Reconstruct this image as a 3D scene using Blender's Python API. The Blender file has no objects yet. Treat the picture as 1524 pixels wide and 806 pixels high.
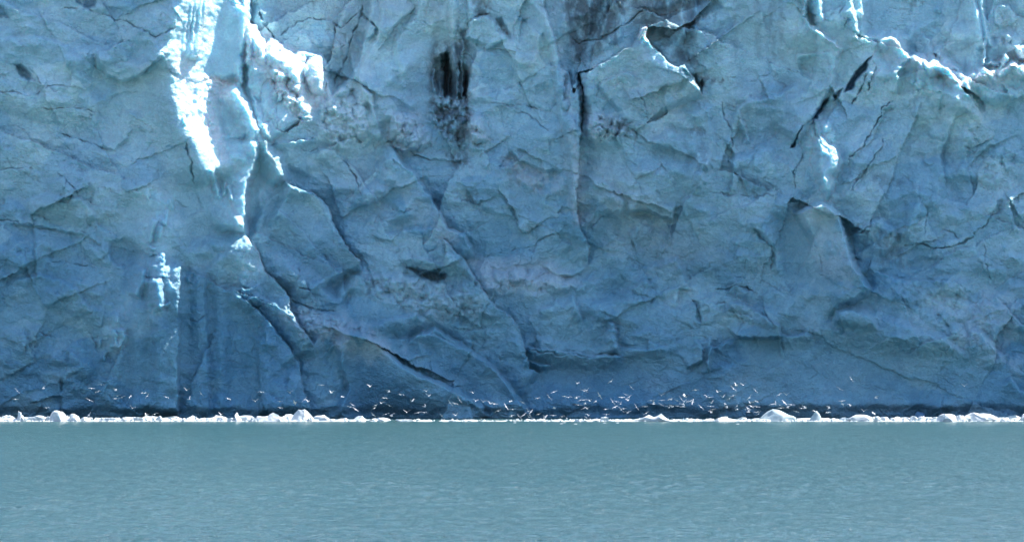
import bpy, math, random
import numpy as np
from mathutils import Vector, Euler, Matrix

R = math.radians
scene = bpy.context.scene
COL = scene.collection

# ---------------------------------------------------------------- camera
FPX, CX, HY, CAMZ = 5000.0, 762.0, 527.0, 12.0      # focal length and horizon of the telephoto view
cam_d = bpy.data.cameras.new('camera')
cam = bpy.data.objects.new('camera', cam_d); COL.objects.link(cam)
cam.location = (0, 0, CAMZ); cam.rotation_euler = (R(90), 0, 0)
cam_d.sensor_width = 36.0; cam_d.lens = FPX / 1524.0 * 36.0
cam_d.shift_y = (HY - 403.0) / 1524.0
cam_d.clip_start = 1.0; cam_d.clip_end = 20000.0
scene.camera = cam

# ---------------------------------------------------------------- light
SUN_EL, SUN_AZ = 56.0, 69.0          # azimuth clockwise from the viewing direction (+Y) towards +X
world = bpy.data.worlds.new('World'); scene.world = world; world.use_nodes = True
wn = world.node_tree.nodes; wl = world.node_tree.links; wn.clear()
sky = wn.new('ShaderNodeTexSky'); sky.sky_type = 'NISHITA'; sky.sun_disc = False
sky.sun_elevation = R(SUN_EL); sky.sun_rotation = R(SUN_AZ)
sky.air_density = 1.0; sky.dust_density = 0.3; sky.ozone_density = 1.0
bg = wn.new('ShaderNodeBackground'); bg.inputs['Strength'].default_value = 0.14
wo = wn.new('ShaderNodeOutputWorld')
wl.new(sky.outputs[0], bg.inputs[0]); wl.new(bg.outputs[0], wo.inputs[0])
sd = bpy.data.lights.new('sun', 'SUN'); sd.energy = 5.0; sd.angle = R(0.5); sd.color = (1.0, 0.96, 0.90)
sun = bpy.data.objects.new('sun', sd); COL.objects.link(sun)
SL = Vector((math.cos(R(SUN_EL)) * math.sin(R(SUN_AZ)), math.cos(R(SUN_EL)) * math.cos(R(SUN_AZ)), math.sin(R(SUN_EL))))
sun.rotation_euler = SL.to_track_quat('Z', 'Y').to_euler(); sun.location = (200, 300, 300)
vs = scene.view_settings
vs.view_transform = 'Standard'; vs.look = 'None'; vs.exposure = 1.2; vs.gamma = 1.0; vs.use_curve_mapping = False

# ---------------------------------------------------------------- noise
def hsh(ix, iy, seed):
    h = (ix.astype(np.int64) * 374761393 + iy.astype(np.int64) * 668265263 + seed * 974711) & 0xFFFFFFFF
    h = ((h ^ (h >> 13)) * 1274126177) & 0xFFFFFFFF
    h = ((h ^ (h >> 16)) * 2246822519) & 0xFFFFFFFF
    return ((h ^ (h >> 15)) & 0xFFFFFF).astype(np.float32) / np.float32(16777216.0)

def vnoise(x, y, seed=0):
    ix = np.floor(x); iy = np.floor(y); fx = (x - ix).astype(np.float32); fy = (y - iy).astype(np.float32)
    ux = fx * fx * fx * (fx * (fx * 6 - 15) + 10); uy = fy * fy * fy * (fy * (fy * 6 - 15) + 10)
    out = 0
    r = None
    def g(dx, dy):
        a = hsh(ix + dx, iy + dy, seed) * 6.2831853
        return np.cos(a) * (fx - dx) + np.sin(a) * (fy - dy)
    n0 = g(0, 0) * (1 - ux) + g(1, 0) * ux
    n1 = g(0, 1) * (1 - ux) + g(1, 1) * ux
    return (n0 * (1 - uy) + n1 * uy) * 1.5

def fbm(x, y, octv=4, seed=0, gain=0.5):
    o = 0; a = 1.0; t = 0
    for k in range(octv):
        o = o + a * vnoise(x, y, seed + 17 * k); t += a
        x = x * 2.03 + 3.7; y = y * 2.03 + 9.1; a *= gain
    return o / t

def ridged(x, y, octv=4, seed=0):
    o = 0; a = 1.0; t = 0
    for k in range(octv):
        o = o + a * (1 - np.abs(vnoise(x, y, seed + 31 * k)) * 2.2); t += a
        x = x * 2.1 + 1.7; y = y * 2.1 + 4.1; a *= 0.5
    return o / t

def facets(x, y, seed=0, tilt=1.0, curve=0.9, jump=0.5):
    """chipped ice: the upper envelope of tilted, slightly domed plates; returns height and distance to the crease"""
    ix = np.floor(x); iy = np.floor(y)
    b1 = np.full(x.shape, -1e9, np.float32); b2 = b1.copy(); pid = np.zeros(x.shape, np.float32)
    for dx in (-1, 0, 1):
        for dy in (-1, 0, 1):
            cx = ix + dx; cy = iy + dy
            jx = cx + hsh(cx, cy, seed); jy = cy + hsh(cx, cy, seed + 1)
            a = hsh(cx, cy, seed + 2) * 6.2831853
            m = tilt * hsh(cx, cy, seed + 3)
            qx = x - jx; qy = y - jy
            h = jump * hsh(cx, cy, seed + 4) + m * (np.cos(a) * qx + np.sin(a) * qy) - curve * (qx * qx + qy * qy)
            pid = np.where(h > b1, hsh(cx, cy, seed + 5), pid); nb = np.maximum(b1, h)
            b2 = np.maximum(b2, np.minimum(b1, h)); b1 = nb
    facets.pid = pid
    return b1, b1 - b2

def sstep(a, b, v):
    t = np.clip((v - a) / (b - a), 0, 1)
    return t * t * (3 - 2 * t)

# ---------------------------------------------------------------- materials
def new_mat(name):
    m = bpy.data.materials.new(name); m.use_nodes = True
    nt = m.node_tree; nt.nodes.clear()
    out = nt.nodes.new('ShaderNodeOutputMaterial'); p = nt.nodes.new('ShaderNodeBsdfPrincipled')
    nt.links.new(p.outputs[0], out.inputs['Surface'])
    return m, nt, p

def nd(nt, t, **kw):
    n = nt.nodes.new(t)
    for k, v in kw.items(): setattr(n, k, v)
    return n

def noise_node(nt, vec, scale, detail=5, rough=0.55, dist=0.0):
    n = nd(nt, 'ShaderNodeTexNoise'); n.inputs['Scale'].default_value = scale
    n.inputs['Detail'].default_value = detail; n.inputs['Roughness'].default_value = rough
    n.inputs['Distortion'].default_value = dist
    nt.links.new(vec, n.inputs['Vector']); return n

def ramp(nt, fac, stops):
    r = nd(nt, 'ShaderNodeValToRGB'); e = r.color_ramp.elements
    while len(e) < len(stops): e.new(0.5)
    for i, (p, c) in enumerate(stops):
        e[i].position = p; e[i].color = (c[0], c[1], c[2], 1)
    nt.links.new(fac, r.inputs[0]); return r

def mix_rgb(nt, mode, fac, a, b):
    m = nd(nt, 'ShaderNodeMix', data_type='RGBA', blend_type=mode)
    if isinstance(fac, float): m.inputs[0].default_value = fac
    else: nt.links.new(fac, m.inputs[0])
    for s, v in ((6, a), (7, b)):
        if isinstance(v, tuple): m.inputs[s].default_value = (*v, 1)
        else: nt.links.new(v, m.inputs[s])
    return m.outputs[2]

# glacier ice: colour and some painted shade come from the attribute, grain and fine chipping from noise
M_ice, nt, p = new_mat('glacier_ice')
tc = nd(nt, 'ShaderNodeTexCoord'); V = tc.outputs['Object']
at = nd(nt, 'ShaderNodeVertexColor', layer_name='ice_colour')
n1 = noise_node(nt, V, 0.35, 6, 0.6, 0.6); n2 = noise_node(nt, V, 2.6, 6, 0.65, 0.4)
r1 = ramp(nt, n1.outputs['Fac'], [(0.32, (0.86, 0.88, 0.90)), (0.68, (1.12, 1.09, 1.06))])
r2 = ramp(nt, n2.outputs['Fac'], [(0.30, (0.86, 0.88, 0.90)), (0.72, (1.12, 1.10, 1.08))])
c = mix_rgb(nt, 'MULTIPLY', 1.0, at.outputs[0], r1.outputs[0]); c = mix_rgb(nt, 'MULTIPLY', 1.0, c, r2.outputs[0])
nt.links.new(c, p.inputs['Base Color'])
p.inputs['Roughness'].default_value = 0.42; p.inputs['IOR'].default_value = 1.31
nt.links.new(at.outputs['Alpha'], p.inputs['Subsurface Weight'])
p.inputs['Subsurface Radius'].default_value = (0.45, 1.5, 1.9); p.inputs['Subsurface Scale'].default_value = 0.9
bn1 = noise_node(nt, V, 1.1, 8, 0.62, 0.8)
vo = nd(nt, 'ShaderNodeTexVoronoi', feature='F1'); vo.inputs['Scale'].default_value = 1.7
mp = nd(nt, 'ShaderNodeMapping'); mp.inputs['Scale'].default_value = (1, 1, 1.5)
wn_ = noise_node(nt, V, 0.8, 3); 
vm = nd(nt, 'ShaderNodeVectorMath', operation='MULTIPLY_ADD'); vm.inputs[1].default_value = (1.2, 1.2, 1.2)
nt.links.new(wn_.outputs['Color'], vm.inputs[0]); nt.links.new(V, vm.inputs[2]); nt.links.new(vm.outputs[0], mp.inputs[0])
nt.links.new(mp.outputs[0], vo.inputs['Vector'])
ad = nd(nt, 'ShaderNodeMath', operation='MULTIPLY_ADD'); ad.inputs[1].default_value = 0.35
nt.links.new(vo.outputs['Distance'], ad.inputs[0]); nt.links.new(bn1.outputs['Fac'], ad.inputs[2])
bp = nd(nt, 'ShaderNodeBump'); bp.inputs['Strength'].default_value = 1.0; bp.inputs['Distance'].default_value = 0.55
bm_ = nd(nt, 'ShaderNodeMapRange'); bm_.inputs['From Min'].default_value = 0.4; bm_.inputs['From Max'].default_value = 0.95; bm_.inputs['To Min'].default_value = 1.0; bm_.inputs['To Max'].default_value = 0.35
nt.links.new(at.outputs['Alpha'], bm_.inputs['Value']); nt.links.new(bm_.outputs[0], bp.inputs['Strength'])
nt.links.new(ad.outputs[0], bp.inputs['Height']); nt.links.new(bp.outputs[0], p.inputs['Normal'])

# floating white ice
def float_ice(name, col, sss=0.25):
    m, nt, p = new_mat(name)
    tc = nd(nt, 'ShaderNodeTexCoord'); V = tc.outputs['Object']
    n = noise_node(nt, V, 1.3, 5, 0.6)
    r = ramp(nt, n.outputs['Fac'], [(0.30, tuple(v * k for v, k in zip(col, (0.80, 0.88, 0.92)))), (0.6, col)])
    nt.links.new(r.outputs[0], p.inputs['Base Color'])
    p.inputs['Roughness'].default_value = 0.5; p.inputs['IOR'].default_value = 1.31
    p.inputs['Subsurface Weight'].default_value = sss
    p.inputs['Subsurface Radius'].default_value = (0.15, 0.3, 0.35); p.inputs['Subsurface Scale'].default_value = 1.0
    b = noise_node(nt, V, 5.0, 5, 0.6)
    bp = nd(nt, 'ShaderNodeBump'); bp.inputs['Strength'].default_value = 0.5; bp.inputs['Distance'].default_value = 0.12
    nt.links.new(b.outputs['Fac'], bp.inputs['Height']); nt.links.new(bp.outputs[0], p.inputs['Normal'])
    return m
M_floe = float_ice('white_floating_ice', (0.60, 0.62, 0.62), .15)
M_clear = float_ice('glassy_floating_ice', (0.42, 0.50, 0.52), 0.3)
M_blue = float_ice('blue_floating_ice', (0.16, 0.30, 0.46), 0.2)

# silty fjord water
M_water, nt, p = new_mat('silty_water')
tc = nd(nt, 'ShaderNodeTexCoord'); V = tc.outputs['Object']
mp = nd(nt, 'ShaderNodeMapping'); mp.inputs['Scale'].default_value = (0.012, 0.006, 1)
nt.links.new(V, mp.inputs[0])
n = noise_node(nt, mp.outputs[0], 1.0, 4, 0.55)
r = ramp(nt, n.outputs['Fac'], [(0.30, (0.022, 0.086, 0.094)), (0.70, (0.035, 0.108, 0.115))])
nt.links.new(r.outputs[0], p.inputs['Base Color'])
p.inputs['Roughness'].default_value = 0.18; p.inputs['IOR'].default_value = 1.33
mp2 = nd(nt, 'ShaderNodeMapping'); mp2.inputs['Scale'].default_value = (0.60, 0.50, 1)
nt.links.new(V, mp2.inputs[0])
b1 = noise_node(nt, mp2.outputs[0], 1.0, 8, 0.68, 0.3)
bp = nd(nt, 'ShaderNodeBump'); bp.inputs['Strength'].default_value = 1.0; bp.inputs['Distance'].default_value = 1.2
nt.links.new(b1.outputs['Fac'], bp.inputs['Height']); nt.links.new(bp.outputs[0], p.inputs['Normal'])

def flat_mat(name, col, rough=0.6):
    m, nt, p = new_mat(name)
    tc = nd(nt, 'ShaderNodeTexCoord'); n = noise_node(nt, tc.outputs['Object'], 9.0, 3)
    r = ramp(nt, n.outputs['Fac'], [(0.3, tuple(v * 0.88 for v in col)), (0.7, col)])
    nt.links.new(r.outputs[0], p.inputs['Base Color']); p.inputs['Roughness'].default_value = rough
    return m
M_gw = flat_mat('gull_white', (0.85, 0.85, 0.84)); M_gg = flat_mat('gull_grey', (0.72, 0.74, 0.76))
M_gb = flat_mat('gull_black', (0.03, 0.03, 0.03)); M_gy = flat_mat('gull_bill', (0.62, 0.5, 0.08), 0.4)

def tag(o, label=None, cat=None, group=None, kind=None):
    if label: o['label'] = label
    if cat: o['category'] = cat
    if group: o['group'] = group
    if kind: o['kind'] = kind
    return o

def grid_mesh(name, P, faces, smooth=True):
    me = bpy.data.meshes.new(name)
    me.vertices.add(len(P)); me.vertices.foreach_set('co', np.ascontiguousarray(P, np.float32).ravel())
    n = len(faces)
    me.loops.add(n * 4); me.loops.foreach_set('vertex_index', np.ascontiguousarray(faces, np.int32).ravel())
    me.polygons.add(n); me.polygons.foreach_set('loop_start', np.arange(0, 4 * n, 4, dtype=np.int32))
    me.polygons.foreach_set('use_smooth', np.full(n, smooth))
    me.update(calc_edges=True); return me

# ================================================================ water
def axis(segs):
    out = [np.arange(a, b, s) for a, b, s in segs]
    return np.concatenate(out).astype(np.float64)

def build_water():
    xs = np.concatenate([-np.geomspace(12000, 270, 26), axis([(-260, 1790, 3.0)]), CX + np.geomspace(1040, 12500, 26)])
    dn = np.concatenate([[5, 30, 70, 110, 150], 
                         60000.0 / (np.arange(840, 610, -0.45) - HY), [740, 800, 900, 1200, 2000, 4000, 9000, 16000]])
    PX, D = np.meshgrid(xs, dn)
    X = (PX - CX) / FPX * D; Y = D
    row = np.gradient(dn)[:, None] * np.ones_like(PX)
    colw = np.gradient(xs)[None, :] * D / FPX
    calm = 0.62 + 0.38 * sstep(-0.25, 0.35, fbm(X / 70, Y / 55, 3, 5))
    calm *= 1 - 0.5 * sstep(560, 596, Y)
    Z = np.zeros_like(X)
    for wl_, amp, seed, ang in ((7.0, .018, 1, .15), (3.4, .050, 2, -.2), (1.8, .038, 3, .25), (0.95, .020, 4, -.1)):
        u = X * math.cos(ang) + Y * math.sin(ang); v = -X * math.sin(ang) + Y * math.cos(ang)
        f = 1 - sstep(0.45, 1.1, np.maximum(row, colw) / wl_)
        Z += 3.5 * amp * f * ridged(u / (wl_ * 1.5), v / wl_, 2, seed * 7) 
    Z = (Z - 0.05) * calm
    Z[Y > 640] = 0.0
    ny, nx = X.shape
    P = np.stack([X, Y, Z], -1).reshape(-1, 3)
    i = np.arange(ny * nx).reshape(ny, nx)
    F = np.stack([i[:-1, :-1], i[:-1, 1:], i[1:, 1:], i[1:, :-1]], -1).reshape(-1, 4)
    me = grid_mesh('water', P, F); me.materials.append(M_water)
    o = bpy.data.objects.new('water', me); COL.objects.link(o)
    tag(o, 'teal grey rippled fjord water in front of the glacier', kind='structure')
build_water()

# ================================================================ added ring of peaks behind the camera, unseen, to block low sky light
def build_sky_block():
    na = 260; rad = [(2600, -5), (2750, 40), (3200, 330), (3800, 640), (4600, 960), (5600, 1150), (7600, 1250)]
    a = np.linspace(-math.pi * 0.5 - .15 , math.pi * 0.5 + .15, na) - math.pi / 2
    rows_ = []
    for r0, h0 in rad:
        rr = r0 * (1 + .10 * fbm(a * 6 + 3, a * 0 + r0 / 900, 4, 601)); hh = h0 * (1 + .45 * fbm(a * 9, a * 0 + r0 / 1500, 4, 603)) if h0 > 0 else a * 0 + h0
        rows_.append(np.stack([rr * np.cos(a), rr * np.sin(a), hh], 1))
    Vm = np.concatenate(rows_); i = np.arange(len(rad) * na).reshape(len(rad), na)
    F = np.stack([i[:-1, :-1], i[1:, :-1], i[1:, 1:], i[:-1, 1:]], -1).reshape(-1, 4)
    m, nt, p = new_mat('sky_block_rock'); tc = nd(nt, 'ShaderNodeTexCoord'); n = noise_node(nt, tc.outputs['Object'], .004, 8, .6)
    r = ramp(nt, n.outputs['Fac'], [(.38, (.07, .075, .07)), (.55, (.17, .17, .165)), (.66, (.5, .53, .56))]); nt.links.new(r.outputs[0], p.inputs['Base Color']); p.inputs['Roughness'].default_value = .9
    me = grid_mesh('sky_block_mountains', Vm, F); me.materials.append(m); o = bpy.data.objects.new('sky_block_mountains', me); COL.objects.link(o)
    tag(o, 'added unseen fjord peaks behind the camera that block low sky light', kind='structure')
build_sky_block()

# ================================================================ glacier
D0 = 650.0
ax = axis([(-300, -12, 6), (-12, 1536, 1.15), (1536, 1830, 6)])
ay = axis([(-56, 642, 1.15)])
PX, PY = [a.astype(np.float32) for a in np.meshgrid(ax, ay)]
WX = PX + 4.0 * fbm(PX / 34, PY / 34, 3, 11) + 1.6 * vnoise(PX / 7, PY / 7, 12)
WY = PY + 4.0 * fbm(PX / 34, PY / 34, 3, 21) + 1.6 * vnoise(PX / 7, PY / 7, 22)

# broad form of the front: metres towards the viewer from the 650 m line
TX = np.array([-300, 0, 127, 230, 290, 345, 400, 480, 560, 660, 760, 860, 960, 1060, 1160, 1260, 1360, 1460, 1524, 1830], float)
TY = np.array([-60, 100, 200, 300, 400, 500, 600, 645], float)
TP = np.array([
 [8,   7, 7, 7.5, 6,  3, -3, -5, -4, -1.5, -3, 1,  0, 1.2, 1.5, -3, -2, -4, -3, -6],
 [10,  9, 9, 10,  11.5,  7,  3.5, 0, -3, -6, -2,  0, -1, -1,  0, -1,  -2,  0,  0, -4],
 [11, 10,10, 12.8,13.2,9, 7.5,  2.5, -1, -3, -1,  1,  1,  0,  0,  1,  1,  2,  2, -3],
 [12, 10,13, 19, 13.5, 10.5,  6,  3,  1,  0,  0,  2,  2,  1,  1,  3,  3,  3,  3, -2],
 [12, 11,15, 20.5, 13.5, 11, 6.5,  5.5,  4,  3,  2,  3,  3,  2,  3,  5,  4,  5,  5,  0],
 [12, 12,15, 19.5, 14, 12, 10, 9,  8,  7,  5,  5,  5,  4,  5,  7,  7,  8,  8,  2],
 [12, 12,13, 16, 14, 13, 13, 14, 13, 12, 10,  8,  8,  7,  8, 10, 11, 12, 12,  4],
 [11, 11,12, 13, 13, 13, 13, 13, 12, 11,  9,  7,  7,  6,  7,  9, 10, 11, 11,  3]], float)
def table(px, py):
    i = np.clip(np.searchsorted(TX, px, 'right') - 1, 0, len(TX) - 2); j = np.clip(np.searchsorted(TY, py, 'right') - 1, 0, len(TY) - 2)
    u = np.clip((px - TX[i]) / (TX[i + 1] - TX[i]), 0, 1); v = np.clip((py - TY[j]) / (TY[j + 1] - TY[j]), 0, 1)
    u = u * .35 + .65 * u * u * (3 - 2 * u); v = v * .5 + .5 * v * v * (3 - 2 * v)
    return (TP[j, i] * (1 - u) + TP[j, i + 1] * u) * (1 - v) + (TP[j + 1, i] * (1 - u) + TP[j + 1, i + 1] * u) * v
P = table(PX + 14 * vnoise(PX / 90, PY / 90, 3), PY + 14 * vnoise(PX / 90, PY / 90, 4)).astype(np.float32)
ROUGH = np.ones_like(P)          # how much chipping each place has
TINT = {}                        # masks of ice kinds and of painted shade
for k in ('white', 'dirt', 'clear', 'warm', 'deep', 'glow'): TINT[k] = np.zeros_like(P)

def box(pts, pad):
    q = np.array(pts, float)
    a, b = np.searchsorted(ax, [q[:, 0].min() - pad, q[:, 0].max() + pad])
    c, d = np.searchsorted(ay, [q[:, 1].min() - pad, q[:, 1].max() + pad])
    return (slice(c, d), slice(a, b))

def line(pts, pad):
    """distance, side (+1 on the right hand of travel) and position along an open line"""
    s = box(pts, pad + 6); x = WX[s]; y = WY[s]
    best = np.full(x.shape, 1e9, np.float32); side = np.ones_like(best); tt = np.zeros_like(best)
    q = np.array(pts, float); ln = np.hypot(*(q[1:] - q[:-1]).T); tot = ln.sum(); acc = 0
    for k in range(len(q) - 1):
        (x0, y0), (x1, y1) = q[k], q[k + 1]; dx = x1 - x0; dy = y1 - y0; L2 = dx * dx + dy * dy + 1e-9
        u = ((x - x0) * dx + (y - y0) * dy) / L2; uc = np.clip(u, 0, 1)
        d = np.hypot(x - x0 - uc * dx, y - y0 - uc * dy)
        m = d < best
        cr = dx * (y - y0) - dy * (x - x0)
        best = np.where(m, d, best); side = np.where(m, np.sign(cr), side); tt = np.where(m, (acc + uc * ln[k]) / tot, tt)
        acc += ln[k]
    return s, best, side, tt

def ends(t, f=0.14):
    return sstep(0, f, t) * (1 - sstep(1 - f, 1, t)) if f > 0 else 1.0

def edge(pts, h, fall, back=0.0, bfall=14, soft=2.0, f=0.14):
    """broken edge: stands out by h on the right hand of travel and fades over fall; drops sharply on the left"""
    s, d, sd_, t = line(pts, max(fall, bfall, soft) + 4)
    e = ends(t, f)
    sg = d * sd_; h = h * GAIN; back = max(back * 2.2, h * .34) if abs(h) > .8 and h > 0 else back * GAIN
    up = sstep(-soft, soft * 0.4, sg)
    P[s] += (h * up * (1 - sstep(0, fall, np.maximum(sg, 0))) - back * (1 - up) * np.exp(-np.maximum(-sg, 0) / bfall) * (1 - sstep(bfall, bfall * 2.4, -sg))) * e * (d < max(fall, bfall * 2.4) + soft)

GAIN = 1.0
def ridge(pts, h, wl_, wr, f=0.14, pw=1.0):
    s, d, sd_, t = line(pts, max(wl_, wr) + 2)
    w = np.where(sd_ > 0, wr, wl_)
    v = np.clip(1 - d / w, 0, 1) ** pw
    P[s] += h * v * v * (3 - 2 * v) * ends(t, f)

crng = random.Random(5)
def jag(pts, amp=0.11, n=3):
    """a broken line between the given points, by midpoint displacement"""
    for _ in range(n):
        o = [pts[0]]
        for (x0, y0), (x1, y1) in zip(pts[:-1], pts[1:]):
            L = math.hypot(x1 - x0, y1 - y0)
            if L > 4:
                k = crng.uniform(-amp, amp)
                o.append(((x0 + x1) / 2 - (y1 - y0) * k, (y0 + y1) / 2 + (x1 - x0) * k))
            o.append((x1, y1))
        pts = o
    return pts

def crack(pts, w, depth, clear=0.5, f=0.2):
    pts = jag(pts)
    s, d, sd_, t = line(pts, 40)
    wob = 0.15 + 1.5 * np.clip(0.5 + 0.9 * vnoise(WX[s] / 16, WY[s] / 16, 77), 0, 1)
    e = ends(t, max(f, .25)); ww = w * 0.48 * wob * (0.35 + 0.65 * e)
    g = (1 - sstep(0.35, 1.1, d / np.maximum(ww, .3))) * sstep(0, .05, t) * (1 - sstep(.95, 1, t))
    P[s] -= .8 * depth * g * np.clip(wob, .5, 1)
    P[s] += 0.45 * depth * (sd_ > 0) * np.exp(-d / 14) * (1 - sstep(25, 38, d)) * e
    TINT['clear'][s] = np.maximum(TINT['clear'][s], 0.38 * clear * g)  # darkens the groove colour as well, shade painted into the crack

def poly_sd(pts, pad):
    s, d, _, _ = line(list(pts) + [pts[0]], pad); x = WX[s]; y = WY[s]
    ins = np.zeros(x.shape, bool); q = pts; n = len(q)
    for k in range(n):
        (x0, y0), (x1, y1) = q[k], q[(k + 1) % n]
        c = ((y0 > y) != (y1 > y)) & (x < (x1 - x0) * (y - y0) / (y1 - y0 + 1e-9) + x0)
        ins ^= c
    return s, np.where(ins, d, -d)

def slab(pts, h, bevel=6.0, smooth=None, gx=0.0, gy=0.0, pad=3):
    """plate standing out by h with a bevelled edge; gx, gy tilt it (metres per 100 px)"""
    s, sd_ = poly_sd(pts, max(bevel, pad) + 3)
    m = sstep(-1.5, bevel, sd_)
    q = np.array(pts, float); cx, cy = q.mean(0)
    P[s] += m * (h + gx * (PX[s] - cx) / 100 + gy * (PY[s] - cy) / 100)
    if smooth is not None: ROUGH[s] = ROUGH[s] * (1 - m) + smooth * m

def region(pts, key, val, soft=12, brk=0.0, bs=9.0):
    s, sd_ = poly_sd(pts, soft + 4)
    m = sstep(-soft, soft, sd_)
    if brk: m = m * sstep(-brk, brk, 0.25 + fbm(PX[s] / bs, PY[s] / (bs * 1.6), 4, 91) * 1.6 + (m - 1) * 0.4)
    if key == 'rough': ROUGH[s] = ROUGH[s] * (1 - m) + val * m
    else: TINT[key][s] = np.maximum(TINT[key][s], val * m)

def blob(cx, cy, rx, ry, h, rot=0.0, pw=0.5, k=2.0, smooth=None):
    s = box([(cx - rx * 1.5, cy - ry * 1.5), (cx + rx * 1.5, cy + ry * 1.5)], 6)
    c, n = math.cos(R(rot)), math.sin(R(rot))
    x = WX[s] - cx; y = WY[s] - cy; u = (x * c + y * n) / rx; v = (-x * n + y * c) / ry
    q = np.clip(1 - (np.abs(u) ** k + np.abs(v) ** k), 0, 1) ** pw
    P[s] += h * q
    if smooth is not None:
        m = sstep(0, .3, q); ROUGH[s] = ROUGH[s] * (1 - m) + smooth * m

def rubble(pts, size, amp, seed, white=0.0):
    """heap of broken lumps"""
    s, sd_ = poly_sd(pts, 12)
    m = sstep(-4, 9, sd_)
    a, c1 = facets(WX[s] / size, WY[s] / size, seed, 1.6, 1.5, 1.0)
    b, c2 = facets(WX[s] / (size * .45), WY[s] / (size * .45), seed + 5, 1.6, 1.5, 1.0)
    P[s] += 1.6 * m * (amp * a + amp * 0.45 * b)
    if white: TINT['white'][s] = np.maximum(TINT['white'][s], white * m)

GAIN = 1.25
def flatten(pts, val, soft=3):
    s, sd_ = poly_sd(pts, soft + 4); m = sstep(-soft, soft, sd_); P[s] = P[s] * (1 - m) + val * m
flatten([(372, -70), (371, 36), (380, 40), (388, 56), (396, 70), (402, 58), (410, 60), (426, 74), (440, 80), (448, 76), (462, 79), (476, 82), (486, 98), (488, 120), (496, 138), (508, 128), (530, 110), (560, 60), (580, -70)], -5.2)
# ---- left mass: the big sunlit rib, its smooth panel and the seracs beside it
edge([(292, -55), (284, 5), (268, 42), (262, 80), (259, 112), (265, 142), (276, 170), (292, 198), (306, 222), (320, 246), (330, 268)], 7.0, 70, soft=62, f=0.06)
edge([(326, -55), (316, 5), (303, 55), (290, 92)], 1.6, 24, soft=6, f=0.05)
slab([(322, -56), (315, 5), (302, 55), (289, 92), (290, 112), (312, 114), (336, 120), (350, 117), (360, 124), (362, 92), (370, 62), (369, 15), (358, 0), (352, -56)], 1.8, 9, smooth=.12, gx=7.5)
edge([(358, -55), (367, 10), (370, 40), (371, 90), (361, 100), (361, 130)], 2.0, 16, soft=6, f=0.05)
slab([(327, 146), (345, 128), (358, 138), (374, 165), (386, 192), (378, 226), (362, 206), (340, 206), (333, 190), (327, 168)], 1.6, 9, smooth=.25, gx=3.0)
edge([(345, 121), (358, 138), (374, 163), (386, 190), (391, 206), (399, 222), (410, 238), (418, 256), (424, 273)], 4.6, 34, soft=15, f=0.08)
edge([(383, 206), (379, 236), (377, 250), (369, 268), (366, 292), (364, 320), (362, 348)], 4.8, 60, soft=9, back=.6, f=0.10)
ridge([(330, 205), (347, 203), (364, 203)], .8, 5, 5)
ridge([(340, 232), (356, 232), (370, 240)], .9, 7, 8)
edge([(314, 248), (322, 268), (329, 298)], 1.2, 10, soft=4)
edge([(335, 270), (335, 292)], .9, 7, soft=3); edge([(340, 275), (346, 298)], .9, 7, soft=3)
edge([(276, 172), (277, 186)], .8, 6, soft=3)
rubble([(290, 112), (312, 112), (340, 116), (352, 122), (340, 150), (324, 150), (326, 175), (334, 205), (340, 225), (336, 250), (322, 236), (300, 195), (285, 150)], 10, .45, 401, .8)
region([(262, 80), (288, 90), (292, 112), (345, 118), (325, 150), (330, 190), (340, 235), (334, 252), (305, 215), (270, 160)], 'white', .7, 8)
# icicle fringes at the top of the rib
for k, (x, y0, y1) in enumerate(((276, 8, 50), (283, -30, 75), (291, -40, 60), (299, -50, 50), (306, -50, 40), (272, 45, 90), (279, 60, 95), (286, 20, 85))):
    ridge([(x + 5, y0), (x + 1, (y0 + y1) / 2), (x - 4, y1)], .35, 3.0, 3.5, .3)
# seracs
slab([(369, 42), (376, 36), (384, 52), (395, 74), (401, 63), (408, 64), (410, 76), (426, 80), (440, 87), (448, 83), (452, 93), (462, 85), (472, 88), (479, 93), (482, 105), (482, 125), (489, 141), (480, 148), (466, 160), (463, 171), (440, 187), (425, 196), (405, 212), (392, 205), (374, 160), (363, 125), (363, 92)], 3.0, 8, smooth=.6, gx=-2.5)
blob(376, 62, 9, 26, 1.0, -12, .5); blob(386, 78, 9, 20, 1.2, -15, .6); blob(404, 76, 9, 14, 1.3, 10, .6)
blob(420, 90, 26, 15, 1.8, 12, .6); blob(444, 108, 14, 17, 2.0, 20, .6, 2.4); blob(469, 112, 16, 30, 4.0, -8, .5, 2.6, .4)
blob(398, 150, 14, 34, 1.2, 8, .5, 2, .3); blob(425, 172, 22, 26, 1.2, 30, .5, 2, .3)
rubble([(405, 100), (440, 112), (450, 140), (464, 168), (445, 186), (425, 160), (405, 140)], 11, 1.1, 411, .85)
edge([(430, 92), (450, 128), (466, 168)], 1.4, 22, soft=8)
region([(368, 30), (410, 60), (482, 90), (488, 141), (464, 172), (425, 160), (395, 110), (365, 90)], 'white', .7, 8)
crack([(392, 165), (391, 185), (388, 215)], 2, .6, .2); crack([(412, 160), (410, 195)], 2, .5, .1)
crack([(361, 98), (362, 116), (361, 135)], 3, 1.2, .2)
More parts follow.
